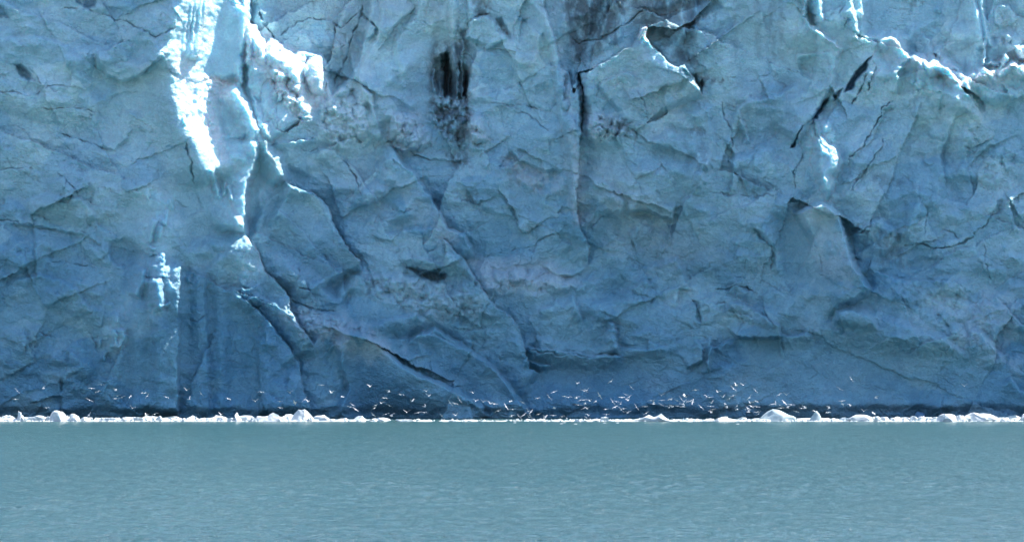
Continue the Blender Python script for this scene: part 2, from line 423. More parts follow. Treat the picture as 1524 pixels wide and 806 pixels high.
# left face
edge([(258, 74), (228, 96), (205, 114), (180, 121), (160, 112), (148, 92), (140, 72)], 1.7, 46, soft=3, back=.4)
crack([(258, 74), (228, 97), (205, 114)], 2.5, .7, .5)
crack([(185, 30), (215, 45), (232, 55), (250, 44), (266, 40)], 2.6, .9, .4, .1)
crack([(90, 8), (120, 14), (150, 22), (190, 34)], 2.4, .8, .5)
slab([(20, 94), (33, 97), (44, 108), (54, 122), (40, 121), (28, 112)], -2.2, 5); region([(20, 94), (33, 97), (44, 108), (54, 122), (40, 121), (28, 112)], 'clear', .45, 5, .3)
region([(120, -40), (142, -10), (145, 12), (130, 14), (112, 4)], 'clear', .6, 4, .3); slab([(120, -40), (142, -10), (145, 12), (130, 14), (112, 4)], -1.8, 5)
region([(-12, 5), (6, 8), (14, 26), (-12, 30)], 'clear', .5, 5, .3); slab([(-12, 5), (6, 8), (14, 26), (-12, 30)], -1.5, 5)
crack([(-40, 140), (0, 137), (40, 142), (70, 130), (115, 126)], 2, .7, .4)
crack([(60, 158), (86, 162), (110, 160), (160, 170)], 2.5, .8, .5)
crack([(88, 200), (112, 204), (140, 214), (163, 223)], 2.5, .9, .5); crack([(88, 202), (100, 220), (112, 238)], 2, .6, .4)
edge([(200, 190), (170, 222), (140, 215)], .7, 30, soft=3); edge([(64, 196), (96, 206), (128, 204)], .6, 30)
crack([(-30, 246), (20, 250), (52, 252)], 2, .6, .5); crack([(84, 256), (104, 276), (122, 300)], 2, .5, .3)
crack([(-20, 330), (30, 332), (58, 338)], 3, .8, .5); crack([(58, 338), (100, 346), (132, 351)], 2, .6, .4)
edge([(130, 352), (95, 344), (60, 334), (10, 332)], 1.2, 36, soft=3); crack([(76, 386), (110, 392), (145, 397)], 2.2, .7, .5)
crack([(48, 486), (66, 496), (84, 503)], 2.4, .7, .5)
edge([(55, 420), (52, 370), (54, 330)], .8, 30); edge([(88, 560), (92, 588), (42, 600)], .8, 30)
edge([(148, 400), (118, 360), (140, 330), (185, 360)], .5, 22)
# shaded pit and fluted columns of the lower left
blob(192, 378, 34, 24, -2.2, 15, 1.4, 2, .4)
crack([(276, 210), (282, 235), (288, 275)], 4, 1.1, .4, .25)
edge([(222, 282), (221, 299)], 1.0, 7, soft=3); edge([(256, 295), (258, 312)], 1.3, 9, soft=4)
edge([(250, 312), (248, 336)], 1.3, 9, soft=4); edge([(231, 326), (226, 345), (223, 363)], 1.3, 10, soft=4)
edge([(243, 336), (239, 354)], 1.0, 8, soft=3); edge([(246, 376), (243, 397)], 1.2, 10, soft=4)
ridge([(218, 366), (232, 372)], 1.2, 4, 4); ridge([(222, 378), (228, 380)], 1, 3, 3)
edge([(214, 398), (216, 412), (210, 428), (203, 446)], 2.2, 20, soft=9); edge([(234, 412), (238, 434), (243, 450), (238, 462)], 3.0, 26, soft=8)
ridge([(228, 462), (240, 456), (256, 450)], 1.4, 4, 5)
crack([(213, 411), (228, 414), (248, 414)], 2.5, 1.0, .6)
edge([(176, 468), (177, 482)], 1.1, 8, soft=4); edge([(184, 488), (184, 505), (176, 522)], 1.8, 14, soft=6); edge([(172, 490), (172, 518)], 1.0, 8, soft=4)
edge([(151, 503), (150, 516)], 1.0, 7, soft=3); edge([(160, 520), (156, 538)], 1.2, 10, soft=4); edge([(282, 410), (284, 420)], 1.0, 7, soft=3)
edge([(268, 390), (267, 440), (266, 520), (264, 622)], 2.3, 60, soft=3, back=.5, f=.06)
ridge([(290, 380), (296, 450), (300, 520), (296, 622)], .9, 26, 18, .1); ridge([(322, 360), (326, 400), (332, 480), (330, 622)], 1.0, 16, 20, .1)
ridge([(205, 440), (206, 520), (204, 622)], 1.2, 18, 20, .1); ridge([(240, 470), (238, 540), (236, 622)], 1.0, 18, 20, .1)
ridge([(155, 560), (150, 622)], .7, 30, 20, .1); edge([(96, 622), (92, 590), (95, 560)], .8, 40)
edge([(313, 622), (312, 520), (306, 440), (308, 400)], -.9, 18, soft=4); edge([(384, 622), (388, 560), (380, 500)], .8, 22)
crack([(282, 474), (295, 478), (308, 470)], 2.2, .7, .4)
region([(262, 380), (330, 370), (385, 480), (380, 600), (264, 600)], 'rough', .6, 16)
region([(185, 300), (262, 300), (264, 600), (180, 600)], 'rough', .5, 16)
region([(205, 120), (262, 90), (330, 260), (362, 350), (280, 370), (240, 280)], 'rough', .3, 14)
region([(258, 60), (300, -60), (370, -60), (372, 100), (392, 210), (424, 275), (370, 350), (330, 300), (270, 180)], 'rough', .12, 10)
GAIN = 1.5
# ---- buttresses running down to the right
edge([(362, 346), (376, 362), (386, 380), (396, 404), (416, 424), (428, 436), (432, 458), (444, 484), (470, 512)], 1.9, 110, back=1.1, soft=.9, f=.06)
edge([(345, 434), (366, 447), (384, 440), (420, 458)], 1.0, 22, soft=4)
edge([(338, 428), (372, 430), (388, 420)], .8, 40, soft=4); crack([(344, 426), (368, 429), (386, 427)], 2.2, .7, .4)
edge([(360, 440), (392, 470), (424, 510), (444, 540), (452, 580), (466, 622)], 1.0, 70, back=.9, soft=.9, f=.1)
edge([(424, 270), (446, 280), (470, 290), (488, 306), (496, 330), (506, 352), (520, 372), (532, 386), (540, 402)], 3.8, 120, back=.7, soft=.9, f=.07)
edge([(400, 300), (436, 330), (464, 362), (490, 392), (520, 420)], .5, 40, soft=1)
crack([(446, 427), (458, 428), (470, 431)], 3, 1.3, .7); crack([(424, 430), (436, 448), (460, 458), (500, 460)], 3.5, 1.0, .3)
edge([(505, 460), (516, 440), (510, 400), (470, 378)], -.8, 20)
region([(385, 280), (470, 295), (530, 400), (500, 440), (400, 370)], 'rough', .3, 14)
rubble([(420, 452), (470, 460), (520, 474), (560, 500), (500, 494), (450, 505), (430, 480)], 11, .75, 421, .25)
edge([(500, 492), (540, 500), (566, 516), (600, 544), (628, 560), (660, 574), (700, 592), (730, 622)], 3.0, 90, soft=7, f=.08)
edge([(502, 622), (520, 580), (508, 540), (500, 500)], 1.3, 40, soft=6, f=.1)
edge([(604, 512), (622, 498), (646, 490), (656, 496), (676, 508), (700, 524), (724, 540), (756, 572), (790, 622)], 3.2, 70, soft=6, f=.08)
crack([(630, 560), (652, 566), (670, 574), (690, 575)], 2.5, .9, .6); crack([(608, 530), (618, 548), (632, 560)], 2, .7, .3)
region([(505, 498), (620, 555), (720, 610), (520, 615)], 'rough', .25, 14); region([(612, 505), (660, 498), (780, 600), (690, 590)], 'rough', .4, 14)
slab([(452, 568), (478, 560), (470, 622), (440, 622)], .5, 9)
# small lifted pinnacle and its long curved edge
edge([(656, 366), (660, 358), (666, 360), (674, 372), (690, 386), (706, 410), (724, 438), (738, 458), (752, 462), (766, 478), (776, 500), (780, 525), (788, 548), (806, 558)], 2.8, 60, back=.5, soft=.9, f=.05)
edge([(806, 390), (780, 392), (740, 400), (706, 396)], .4, 20)
slab([(602, 398), (616, 397), (640, 402), (666, 406), (662, 415), (640, 418), (622, 408)], -2.6, 4); region([(610, 400), (666, 405), (664, 413), (636, 417), (620, 407)], 'clear', .5, 4)
edge([(604, 384), (632, 386), (664, 394)], .7, 14, soft=2)
edge([(598, 414), (624, 412), (650, 422), (664, 416)], 1.5, 26, soft=5)
rubble([(535, 402), (600, 410), (690, 420), (735, 470), (650, 480), (540, 440)], 14, .7, 431, .12)
edge([(690, 520), (640, 495), (600, 502), (560, 500)], -.8, 20); edge([(548, 490), (580, 476), (620, 470), (640, 478)], 1.2, 26, soft=6)
region([(700, 385), (820, 385), (860, 420), (800, 438), (720, 430)], 'white', .38, 12)
# diagonal slab edge of the centre left
edge([(530, 128), (552, 140), (560, 180), (572, 212)], 1.6, 50, soft=4)
edge([(572, 216), (586, 224), (600, 245), (616, 258), (628, 276), (642, 296), (656, 318), (664, 338), (690, 352), (704, 378), (706, 386)], 3.2, 120, back=.7, soft=4, f=.07)
rubble([(476, 150), (505, 128), (530, 130), (550, 148), (552, 190), (540, 215), (500, 222), (474, 196)], 13, 1.0, 441, .22)
blob(512, 137, 12, 9, 1.4, 0, .6); blob(495, 158, 16, 14, 1.0, 0, .6)
blob(604, 196, 25, 27, 4.4, -10, .5, 2.8); blob(626, 205, 15, 20, 2.6, 20, .6, 2.4); rubble([(580, 172), (622, 168), (640, 200), (644, 215), (600, 232), (574, 220)], 10, .9, 451, .3)
blob(712, 192, 15, 22, 4.0, -20, .5, 2.8); rubble([(694, 170), (712, 176), (728, 208), (704, 218), (692, 196)], 10, .9, 461, .35)
edge([(722, 224), (700, 222), (690, 196)], .6, 10, soft=2)
crack([(500, 224), (516, 246), (530, 272), (542, 292)], 2.2, .8, .6)
crack([(402, 218), (430, 212), (452, 206), (475, 202)], 2.5, .9, .5); crack([(448, 220), (460, 226), (476, 216)], 2.2, .7, .5)
edge([(404, 214), (440, 210), (478, 200)], .7, 14, soft=2)
edge([(466, 240), (475, 222), (500, 224), (530, 258), (556, 290), (572, 310)], .7, 34)
edge([(388, 300), (440, 270), (470, 290)], .3, 20)
edge([(560, 330), (600, 318), (580, 300)], .5, 22); edge([(590, 345), (640, 338), (660, 344)], .6, 22, soft=2); edge([(580, 356), (600, 340), (630, 336)], .4, 20)
# back wall above it
edge([(560, -50), (548, 20), (540, 60), (532, 90), (515, 120), (496, 134)], -2.2, 60, soft=4, f=.06)
crack([(536, -20), (538, 10), (532, 40), (518, 75), (506, 105), (494, 134)], 3.5, 1.3, .4, .1)
crack([(382, 16), (390, 34), (398, 44), (406, 55), (409, 64)], 3, 1.2, .6, .1); crack([(416, 56), (426, 48), (436, 40), (452, 30), (466, 25)], 2.4, .9, .5)
crack([(466, 25), (488, 30), (510, 40), (536, 20)], 2.4, .9, .4); crack([(495, 34), (502, 60), (506, 72), (516, 66)], 2.5, .9, .4)
edge([(618, 10), (596, 28), (584, 44), (576, 56), (560, 40), (545, 62)], 1.0, 40, soft=3); crack([(620, 10), (600, 26), (586, 42), (580, 54)], 2.2, .7, .5)
edge([(520, 68), (520, 100), (534, 128), (556, 170), (568, 208)], -1.4, 44, soft=4)
region([(460, 10), (520, 20), (545, 40), (525, 90), (495, 90), (480, 40)], 'warm', .5, 14, .3)
region([(395, -40), (620, -40), (620, 20), (520, 60), (470, 20), (400, 30)], 'warm', .35, 20)
# ---- dark cave and debris of the centre
slab([(648, 88), (660, 76), (668, 84), (676, 96), (690, 80), (696, 100), (695, 140), (690, 152), (668, 146), (655, 146), (646, 128), (640, 112)], -3.2, 9)
slab([(655, 90), (662, 78), (668, 80), (672, 110), (675, 140), (664, 144), (658, 130)], -4.0, 5)
slab([(691, 112), (695, 114), (697, 146), (690, 142)], -4.0, 4)
ridge([(672, 60), (678, 100), (684, 145)], 3.6, 7, 7, .08); ridge([(655, 118), (656, 146)], 2.5, 4, 4, .1)
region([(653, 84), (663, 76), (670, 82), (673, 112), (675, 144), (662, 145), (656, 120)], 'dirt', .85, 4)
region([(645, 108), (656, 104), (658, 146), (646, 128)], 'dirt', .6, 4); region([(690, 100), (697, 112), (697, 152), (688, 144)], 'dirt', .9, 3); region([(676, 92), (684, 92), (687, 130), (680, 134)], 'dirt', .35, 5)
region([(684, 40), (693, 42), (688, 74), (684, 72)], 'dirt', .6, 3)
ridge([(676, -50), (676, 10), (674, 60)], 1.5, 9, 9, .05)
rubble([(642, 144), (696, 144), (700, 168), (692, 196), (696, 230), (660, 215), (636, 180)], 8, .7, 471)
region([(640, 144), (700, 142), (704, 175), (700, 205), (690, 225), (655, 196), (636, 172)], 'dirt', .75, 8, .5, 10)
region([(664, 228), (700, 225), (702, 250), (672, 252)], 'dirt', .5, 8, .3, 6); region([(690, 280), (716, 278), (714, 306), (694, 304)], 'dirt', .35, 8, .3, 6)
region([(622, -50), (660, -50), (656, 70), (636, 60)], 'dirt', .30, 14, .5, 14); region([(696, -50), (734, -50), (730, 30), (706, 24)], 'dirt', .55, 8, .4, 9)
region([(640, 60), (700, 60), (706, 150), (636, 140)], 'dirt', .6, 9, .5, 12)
for x0, a0, a1, w0 in ((660, 70, 146, 2.5), (668, 84, 148, 2.5), (681, 96, 150, 2), (688, 60, 150, 2.5), (646, 100, 140, 2.5)): ridge([(x0 + 2, a0), (x0 - 1, (a0 + a1) / 2), (x0 + 1, a1)], 2.4, w0, w0 + 1, .1)
# facets right of the cave
edge([(692, 60), (704, 30), (720, 24), (738, 34), (748, 46), (756, 60)], 1.8, 70, soft=4, f=.08); crack([(690, 66), (694, 44), (704, 26), (720, 24), (732, 20)], 3, 1.2, .6, .1)
slab([(735, 30), (746, 24), (756, 44), (762, 58), (750, 56), (738, 44)], -1.5, 4); region([(735, 30), (748, 28), (760, 58), (744, 48)], 'dirt', .55, 4, .3, 6)
edge([(700, 160), (696, 130), (700, 104), (708, 84), (710, 66)], 1.2, 50, soft=3); crack([(710, 66), (708, 84), (700, 104)], 2.4, .9, .6); crack([(684, 84), (692, 82), (700, 84)], 2.4, .7, .6)
crack([(730, 152), (760, 158), (790, 158), (812, 166)], 2.2, .6, .4); crack([(766, 166), (782, 168), (800, 182), (820, 200)], 2.2, .6, .5); crack([(772, 122), (776, 130)], 2.5, .7, .7)
region([(716, 138), (728, 140), (726, 146), (718, 145)], 'warm', .2, 3)
slab([(800, 48), (808, 46), (806, 84), (826, 100), (830, 150), (820, 168), (794, 158), (788, 130), (796, 112), (790, 90)], .9, 5, gx=-1)
edge([(752, 225), (758, 228), (766, 236), (786, 246), (810, 258), (838, 252)], -1.4, 30, soft=4)
region([(748, 226), (770, 238), (800, 260), (820, 292), (780, 285), (748, 262)], 'warm', .45, 12, .4); rubble([(752, 232), (800, 252), (838, 262), (840, 292), (790, 286), (750, 264)], 14, .6, 481)
# rib that runs the height of the wall
edge([(806, -50), (810, 10), (818, 34), (826, 60), (836, 100), (846, 108), (852, 130), (858, 108), (866, 140), (866, 196), (862, 240), (858, 320), (866, 345), (877, 366), (876, 400)], 1.8, 40, back=.8, soft=.9, f=.04)
edge([(856, 322), (848, 230), (836, 168), (820, 60), (790, 0), (782, -50)], 1.2, 22, soft=7, f=.06)
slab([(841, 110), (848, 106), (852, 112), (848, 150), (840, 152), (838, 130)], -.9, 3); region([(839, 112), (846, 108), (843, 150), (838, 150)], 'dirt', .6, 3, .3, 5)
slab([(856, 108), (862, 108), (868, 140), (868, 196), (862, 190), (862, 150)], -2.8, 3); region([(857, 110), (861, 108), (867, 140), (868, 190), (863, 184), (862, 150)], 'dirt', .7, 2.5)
edge([(765, 60), (768, 28), (776, 26), (772, 66)], .8, 12)
crack([(866, 345), (880, 340), (900, 318)], 1.8, .5, .3); crack([(846, 332), (820, 350), (790, 366), (760, 376)], 2.2, .7, .4); edge([(878, 400), (866, 404), (856, 410), (840, 408), (820, 404), (806, 392)], .9, 24, soft=3)
region([(836, 190), (862, 210), (890, 340), (858, 335)], 'warm', .40, 14); region([(880, 220), (1010, 330), (1080, 380), (1000, 400), (900, 370)], 'warm', .30, 30)
# ---- pinnacle slab under the dirty recess
slab([(838, -56), (1062, -56), (1060, 0), (1048, 20), (1034, 60), (1034, 104), (1010, 96), (966, 60), (930, 76), (904, 90), (880, 106), (862, 108), (850, 80), (838, 30)], -2.2, 16)
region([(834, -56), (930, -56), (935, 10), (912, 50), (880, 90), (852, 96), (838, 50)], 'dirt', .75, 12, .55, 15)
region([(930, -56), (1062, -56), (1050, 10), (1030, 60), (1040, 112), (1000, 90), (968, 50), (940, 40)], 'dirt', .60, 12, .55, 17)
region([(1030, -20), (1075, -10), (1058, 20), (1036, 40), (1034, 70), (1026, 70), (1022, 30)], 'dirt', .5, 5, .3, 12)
for x0 in (868, 892, 915, 985, 1008, 1026):
    region([(x0 - 5, -50), (x0 + 5, -50), (x0 + 5, 70), (x0 - 4, 66)], 'dirt', .55, 4, .4, 9); ridge([(x0 + 9, -50), (x0 + 9, 60)], .8, 6, 6, .1)
crack([(850, 55), (862, 68), (890, 60), (912, 48), (938, 30), (956, 14)], 3.5, 1.2, .6, .1); crack([(956, 14), (980, 22), (1010, 14)], 2.5, .8, .5)
edge([(858, 110), (880, 106), (893, 96), (906, 90), (926, 78), (940, 70), (948, 58), (957, 44), (964, 41), (963, 56), (970, 70), (984, 80), (996, 92), (1010, 102), (1018, 96), (1028, 110), (1040, 128), (1048, 146)], 4.0, 150, back=1.0, soft=.8, f=.05)
ridge([(950, 58), (956, 52), (962, 41)], 5.5, 6, 4, .1); edge([(965, 40), (961, 56), (965, 66)], 1.6, 12, soft=3, f=.1)
region([(950, 50), (958, 38), (967, 40), (966, 66), (955, 66)], 'white', .6, 4)
slab([(1016, 102), (1032, 110), (1046, 122), (1044, 138), (1036, 126), (1018, 112)], -2.0, 4); region([(1024, 106), (1060, 114), (1082, 116), (1084, 124), (1052, 122), (1046, 140), (1038, 134)], 'dirt', .7, 5, .4, 7)
crack([(944, 130), (956, 148), (964, 178)], 2, .6, .4); edge([(890, 128), (905, 118), (930, 108), (950, 118)], .6, 30)
slab([(886, 126), (894, 118), (900, 136), (922, 160), (940, 180), (960, 200), (930, 205), (905, 180), (880, 160)], -1.2, 8)
rubble([(870, 172), (886, 162), (930, 176), (944, 204), (910, 206), (890, 216), (868, 200)], 9, .95, 491, .25)
blob(888, 188, 15, 22, 2.6, 5, .6); region([(890, 168), (940, 180), (950, 206), (900, 206)], 'dirt', .38, 7, .3, 6)
edge([(1036, 148), (1050, 160), (1062, 196), (1060, 240)], .9, 60, soft=5); edge([(1004, 300), (1001, 326), (984, 322), (962, 312), (930, 316)], 1.6, 50, soft=3)
edge([(866, 262), (900, 270), (930, 300), (920, 330)], .7, 40, soft=6); slab([(925, 316), (960, 306), (985, 326), (1000, 350), (970, 345)], -.9, 10)
blob(1038, 196, 13, 8, -1.0, 0, .8); region([(1022, 188), (1052, 190), (1050, 206), (1026, 204)], 'dirt', .45, 6, .3, 7); region([(1036, 210), (1052, 212), (1054, 240), (1038, 236)], 'dirt', .3, 6, .3, 7)
edge([(1056, 238), (1056, 250), (1052, 252)], 1.4, 9, soft=4, f=.1); edge([(1046, 256), (1048, 268), (1042, 280)], 1.6, 12, soft=5, f=.1)
blob(1044, 258, 24, 34, 3.6, 15, 1.2); blob(1050, 246, 7, 9, 2.4, 15, .6); blob(1042, 266, 9, 13, 2.6, 15, .6)
edge([(1000, 350), (1020, 300), (1040, 275), (1060, 262)], .6, 26)
# wall right of it
region([(1085, -56), (1180, -56), (1185, 110), (1100, 130)], 'rough', .3, 18)
for x0, w in ((1128, 5), (1150, 6), (1162, 5), (1094, 4)):
    region([(x0 - w, -56), (x0 + w, -56), (x0 + w, 92), (x0 - w, 84)], 'dirt', .26, 5, .6, 12)
crack([(1084, 114), (1110, 122), (1130, 116), (1150, 112)], 2.2, .7, .5); crack([(1044, 116), (1044, 138)], 4, 1.6, .8, .1)
edge([(1086, 200), (1092, 178), (1100, 160), (1118, 150), (1160, 142), (1190, 120)], 1.2, 60, soft=5); crack([(1074, 150), (1078, 176), (1086, 186), (1088, 232)], 3, 1.0, .4)
edge([(1100, 162), (1108, 190), (1116, 214)], .9, 14, soft=3); edge([(1084, 292), (1090, 268), (1092, 230), (1080, 205)], .9, 26)
crack([(1050, 280), (1066, 288), (1090, 292), (1120, 294), (1160, 290)], 2.5, .8, .4, .1); region([(1080, 268), (1130, 274), (1130, 296), (1090, 290)], 'dirt', .22, 8, .3, 8)
GAIN = 1.3
# ---- upper right: ledges, long open cracks, lit boulders
edge([(1182, 98), (1186, 84), (1200, 82), (1226, 80), (1240, 76)], .8, 20)
slab([(1184, 88), (1236, 74), (1242, 96), (1232, 120), (1216, 132), (1190, 106)], -1.0, 7, gx=3)
edge([(1206, -40), (1198, 0), (1196, 26), (1206, 38), (1222, 50), (1234, 58), (1244, 64), (1251, 74), (1244, 96), (1238, 120), (1224, 150), (1206, 178), (1184, 214)], 2.6, 60, soft=6, f=.04)
ridge([(1197, 24), (1206, 38), (1222, 50), (1232, 57)], 2.0, 5, 7, .05); ridge([(1230, 56), (1242, 62), (1250, 74)], 2.0, 5, 6, .1); ridge([(1200, -20), (1198, 8), (1196, 26)], 1.4, 4, 5, .05)
edge([(1216, -40), (1220, 2), (1223, 20), (1227, 32)], 2.0, 18, soft=5, f=.05); edge([(1266, -10), (1268, 14), (1274, 34), (1276, 60)], 2.2, 20, soft=4, f=.05); edge([(1262, 48), (1272, 56)], 1.0, 8)
crack([(1236, 22), (1250, 18), (1256, 6)], 2.5, .9, .5)
slab([(1297, 84), (1288, 104), (1272, 120), (1268, 134), (1256, 137), (1262, 120), (1276, 102)], -3.2, 3); region([(1297, 84), (1288, 104), (1272, 120), (1268, 134), (1256, 137), (1262, 120), (1276, 102)], 'clear', .8, 3)  # open cracks: insides also painted dark like shade
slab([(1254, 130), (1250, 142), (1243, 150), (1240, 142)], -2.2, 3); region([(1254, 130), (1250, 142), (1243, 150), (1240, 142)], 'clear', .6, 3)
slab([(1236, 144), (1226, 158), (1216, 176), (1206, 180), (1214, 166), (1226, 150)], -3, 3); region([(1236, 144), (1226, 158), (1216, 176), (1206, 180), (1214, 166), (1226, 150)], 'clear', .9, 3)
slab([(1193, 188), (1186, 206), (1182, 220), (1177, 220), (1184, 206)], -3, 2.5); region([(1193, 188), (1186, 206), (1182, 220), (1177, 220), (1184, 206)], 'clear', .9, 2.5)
crack([(1216, 170), (1196, 188), (1184, 210)], 3, 1.4, .6, .05)
crack([(1290, 108), (1282, 126), (1276, 144), (1268, 158)], 3, 1.3, .7, .12); crack([(1303, 100), (1298, 118), (1292, 134)], 4, 1.4, .6, .12)
crack([(1330, 146), (1312, 160), (1304, 180), (1296, 200), (1284, 218), (1264, 234)], 3.4, 1.5, .75, .1); crack([(1264, 234), (1262, 258), (1252, 275)], 1.6, .5, .3)
crack([(1316, 206), (1310, 224), (1298, 240), (1286, 256), (1272, 272), (1266, 286)], 2.8, 1.3, .7, .1)
edge([(1336, 150), (1316, 162), (1300, 205), (1266, 236)], .8, 30, soft=2); edge([(1318, 208), (1298, 244), (1268, 284)], .7, 34, soft=2)
crack([(1194, 218), (1194, 232), (1180, 256), (1184, 282)], 2.4, 1.0, .6, .1)
# rounded boulder with the bright rim
slab([(1212, 202), (1222, 202), (1232, 216), (1244, 222), (1249, 238), (1247, 254), (1240, 262), (1242, 272), (1236, 290), (1228, 300), (1214, 270), (1208, 240)], 9.6, 15, smooth=.12)
edge([(1216, 201), (1232, 216), (1244, 222), (1249, 238), (1247, 254), (1239, 262), (1242, 272), (1236, 290)], 2.4, 22, soft=6, f=.08)
blob(1230, 188, 9, 10, 1.4, 0, .6); blob(1204, 208, 12, 16, .9, 0, .6); blob(1228, 267, 4, 5, 1.0)
# round block on top and the broken rim of the shelf
slab([(1308, 62), (1322, 57), (1336, 62), (1346, 76), (1356, 88), (1352, 92), (1340, 106), (1326, 110), (1306, 104), (1296, 86), (1298, 70)], 2.4, 18, smooth=.12)
edge([(1306, 62), (1324, 57), (1338, 64), (1346, 77), (1357, 90)], 1.8, 26, soft=7, f=.08); edge([(1345, 98), (1336, 110), (1338, 122), (1332, 140)], 2.0, 18, soft=5, f=.1)
ridge([(1342, 116), (1356, 108)], 1.0, 3, 3, .2)
edge([(1355, 92), (1366, 85), (1374, 88), (1380, 96), (1388, 90), (1402, 96), (1414, 106), (1424, 120), (1430, 128), (1436, 118), (1450, 110), (1464, 112), (1464, 104), (1480, 106), (1500, 100), (1516, 98), (1530, 96), (1620, 92)], 4.2, 60, soft=7, f=.03)
ridge([(1364, 90), (1372, 100), (1375, 108)], 1.5, 4, 5, .1); ridge([(1380, 98), (1382, 110)], 1.2, 3, 4, .1)
slab([(1392, 86), (1398, 80), (1414, 90), (1426, 94), (1434, 104), (1440, 114), (1430, 122), (1416, 106), (1402, 96)], 3.4, 6); 
slab([(1462, 92), (1474, 86), (1488, 92), (1488, 98), (1466, 96)], 4.2, 6); slab([(1488, 92), (1498, 78), (1504, 86), (1496, 98), (1490, 100)], 5.2, 4); slab([(1500, 96), (1506, 88), (1514, 90), (1512, 100), (1502, 104)], 5, 4)
slab([(1510, 66), (1540, 64), (1540, 92), (1518, 90), (1511, 78)], 4.5, 6); slab([(1452, 98), (1462, 98), (1468, 108), (1462, 116), (1454, 110)], 2.4, 5)
blob(1368, 126, 7, 8, 1.6, 0, .6); blob(1358, 122, 5, 6, 1.4, 0, .6); blob(1322, 158, 12, 5, 1.2, -10, .6)
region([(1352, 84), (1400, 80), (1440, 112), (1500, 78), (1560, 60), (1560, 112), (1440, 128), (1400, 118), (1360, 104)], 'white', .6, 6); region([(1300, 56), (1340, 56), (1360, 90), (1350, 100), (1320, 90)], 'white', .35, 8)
slab([(1387, 98), (1402, 98), (1418, 110), (1424, 126), (1420, 140), (1400, 140), (1384, 122)], 1.2, 16, smooth=.2)
# recess above the shelf
slab([(1345, 60), (1365, 44), (1392, 30), (1408, 34), (1420, 62), (1440, 56), (1452, 66), (1442, 108), (1428, 112), (1396, 76), (1372, 84), (1350, 80)], -1.6, 10)
edge([(1366, 46), (1384, 60), (1390, 80), (1398, 68), (1418, 62), (1432, 64)], 1.0, 20, soft=3); edge([(1448, -50), (1452, 10), (1460, 50), (1466, 72)], 2.0, 24, soft=6, f=.04)
edge([(1460, -50), (1464, 20), (1470, 44), (1476, 64), (1472, 70)], 2.2, 14, soft=6, f=.04); ridge([(1392, 14), (1402, 20)], 1.6, 4, 4, .1)
edge([(1478, 60), (1470, 30), (1478, 10), (1488, -30)], .9, 20); edge([(1490, 48), (1480, 30), (1484, 10), (1500, 8), (1512, 22), (1530, 30)], 1.0, 26)
region([(1346, -40), (1376, -40), (1372, 4), (1354, 14), (1344, 0)], 'dirt', .4, 8, .3, 9); region([(1484, 24), (1524, 26), (1524, 60), (1496, 56)], 'warm', .35, 10, .3)
region([(1300, -40), (1450, -40), (1440, 40), (1330, 50)], 'rough', .5, 16); rubble([(1475, 52), (1500, 48), (1512, 60), (1508, 76), (1484, 72)], 9, .6, 495, .3)
GAIN = 2.2
# right face under the shelf
crack([(1492, 296), (1484, 316), (1466, 336), (1448, 350), (1430, 362), (1408, 368), (1384, 366), (1340, 366)], 3, 1.2, .55, .08); blob(1488, 306, 7, 12, -1.4, 20, .7)
crack([(1476, 420), (1466, 390), (1464, 360)], 1.8, .5, .3); crack([(1378, 306), (1378, 330), (1376, 350)], 2.2, .6, .4); crack([(1402, 340), (1420, 348), (1426, 356)], 2.2, .6, .5)
edge([(1260, 350), (1290, 336), (1310, 326), (1330, 340), (1332, 360), (1310, 386)], 1.0, 34, soft=4); crack([(1262, 352), (1282, 344), (1304, 334)], 2.4, .8, .5)
region([(1300, 340), (1345, 350), (1350, 400), (1310, 392)], 'dirt', .35, 8, .4, 7); slab([(1350, 388), (1368, 380), (1396, 382), (1394, 394), (1372, 402), (1354, 400)], -.9, 7)
region([(1268, 254), (1320, 258), (1350, 270), (1340, 280), (1300, 272)], 'dirt', .32, 6, .3, 8)
crack([(1274, 384), (1286, 390), (1292, 400), (1298, 386)], 3, 1.1, .6, .1); edge([(1296, 400), (1320, 410), (1340, 418), (1430, 420)], .6, 40); crack([(1396, 420), (1414, 418), (1432, 424)], 2.2, .6, .5)
edge([(1522, 330), (1504, 300), (1506, 330), (1520, 345)], .6, 20); crack([(1500, 350), (1512, 338), (1540, 336)], 2.2, .6, .5)
rubble([(1370, 140), (1520, 135), (1524, 230), (1480, 280), (1400, 260), (1380, 190)], 26, .55, 497)
rubble([(1310, 405), (1440, 415), (1470, 440), (1510, 540), (1440, 520), (1330, 450)], 12, .38, 498)
# domed buttress of the right centre
edge([(1182, 322), (1204, 310), (1222, 304), (1236, 308), (1248, 322), (1256, 346), (1264, 370), (1272, 400), (1284, 418), (1296, 440)], 3.2, 100, soft=8, back=.5, f=.07)
region([(1150, 320), (1225, 312), (1262, 380), (1280, 430), (1180, 430)], 'rough', .35, 16)
crack([(1122, 338), (1136, 356), (1150, 372), (1148, 400)], 6, 1.0, .1); ridge([(1120, 330), (1138, 348), (1156, 368), (1154, 410)], 1.4, 16, 9, .15)
crack([(1066, 430), (1078, 430), (1094, 426), (1112, 428), (1128, 438)], 4, 1.4, .5, .12); crack([(1064, 452), (1076, 448), (1080, 450)], 3, .8, .5)
crack([(1030, 445), (1036, 460), (1046, 482)], 5, 1.0, .2, .2); crack([(1210, 340), (1220, 380), (1222, 410)], 2, .5, .3)
edge([(1072, 470), (1086, 452), (1104, 450), (1134, 470), (1156, 484), (1160, 500), (1138, 502), (1096, 500), (1080, 480)], 1.3, 36, soft=4)
edge([(1156, 476), (1160, 498), (1176, 500), (1196, 496), (1204, 490)], .9, 24, soft=4); edge([(1242, 484), (1246, 466), (1262, 462), (1282, 464), (1298, 474), (1306, 490)], 1.5, 36, soft=6)
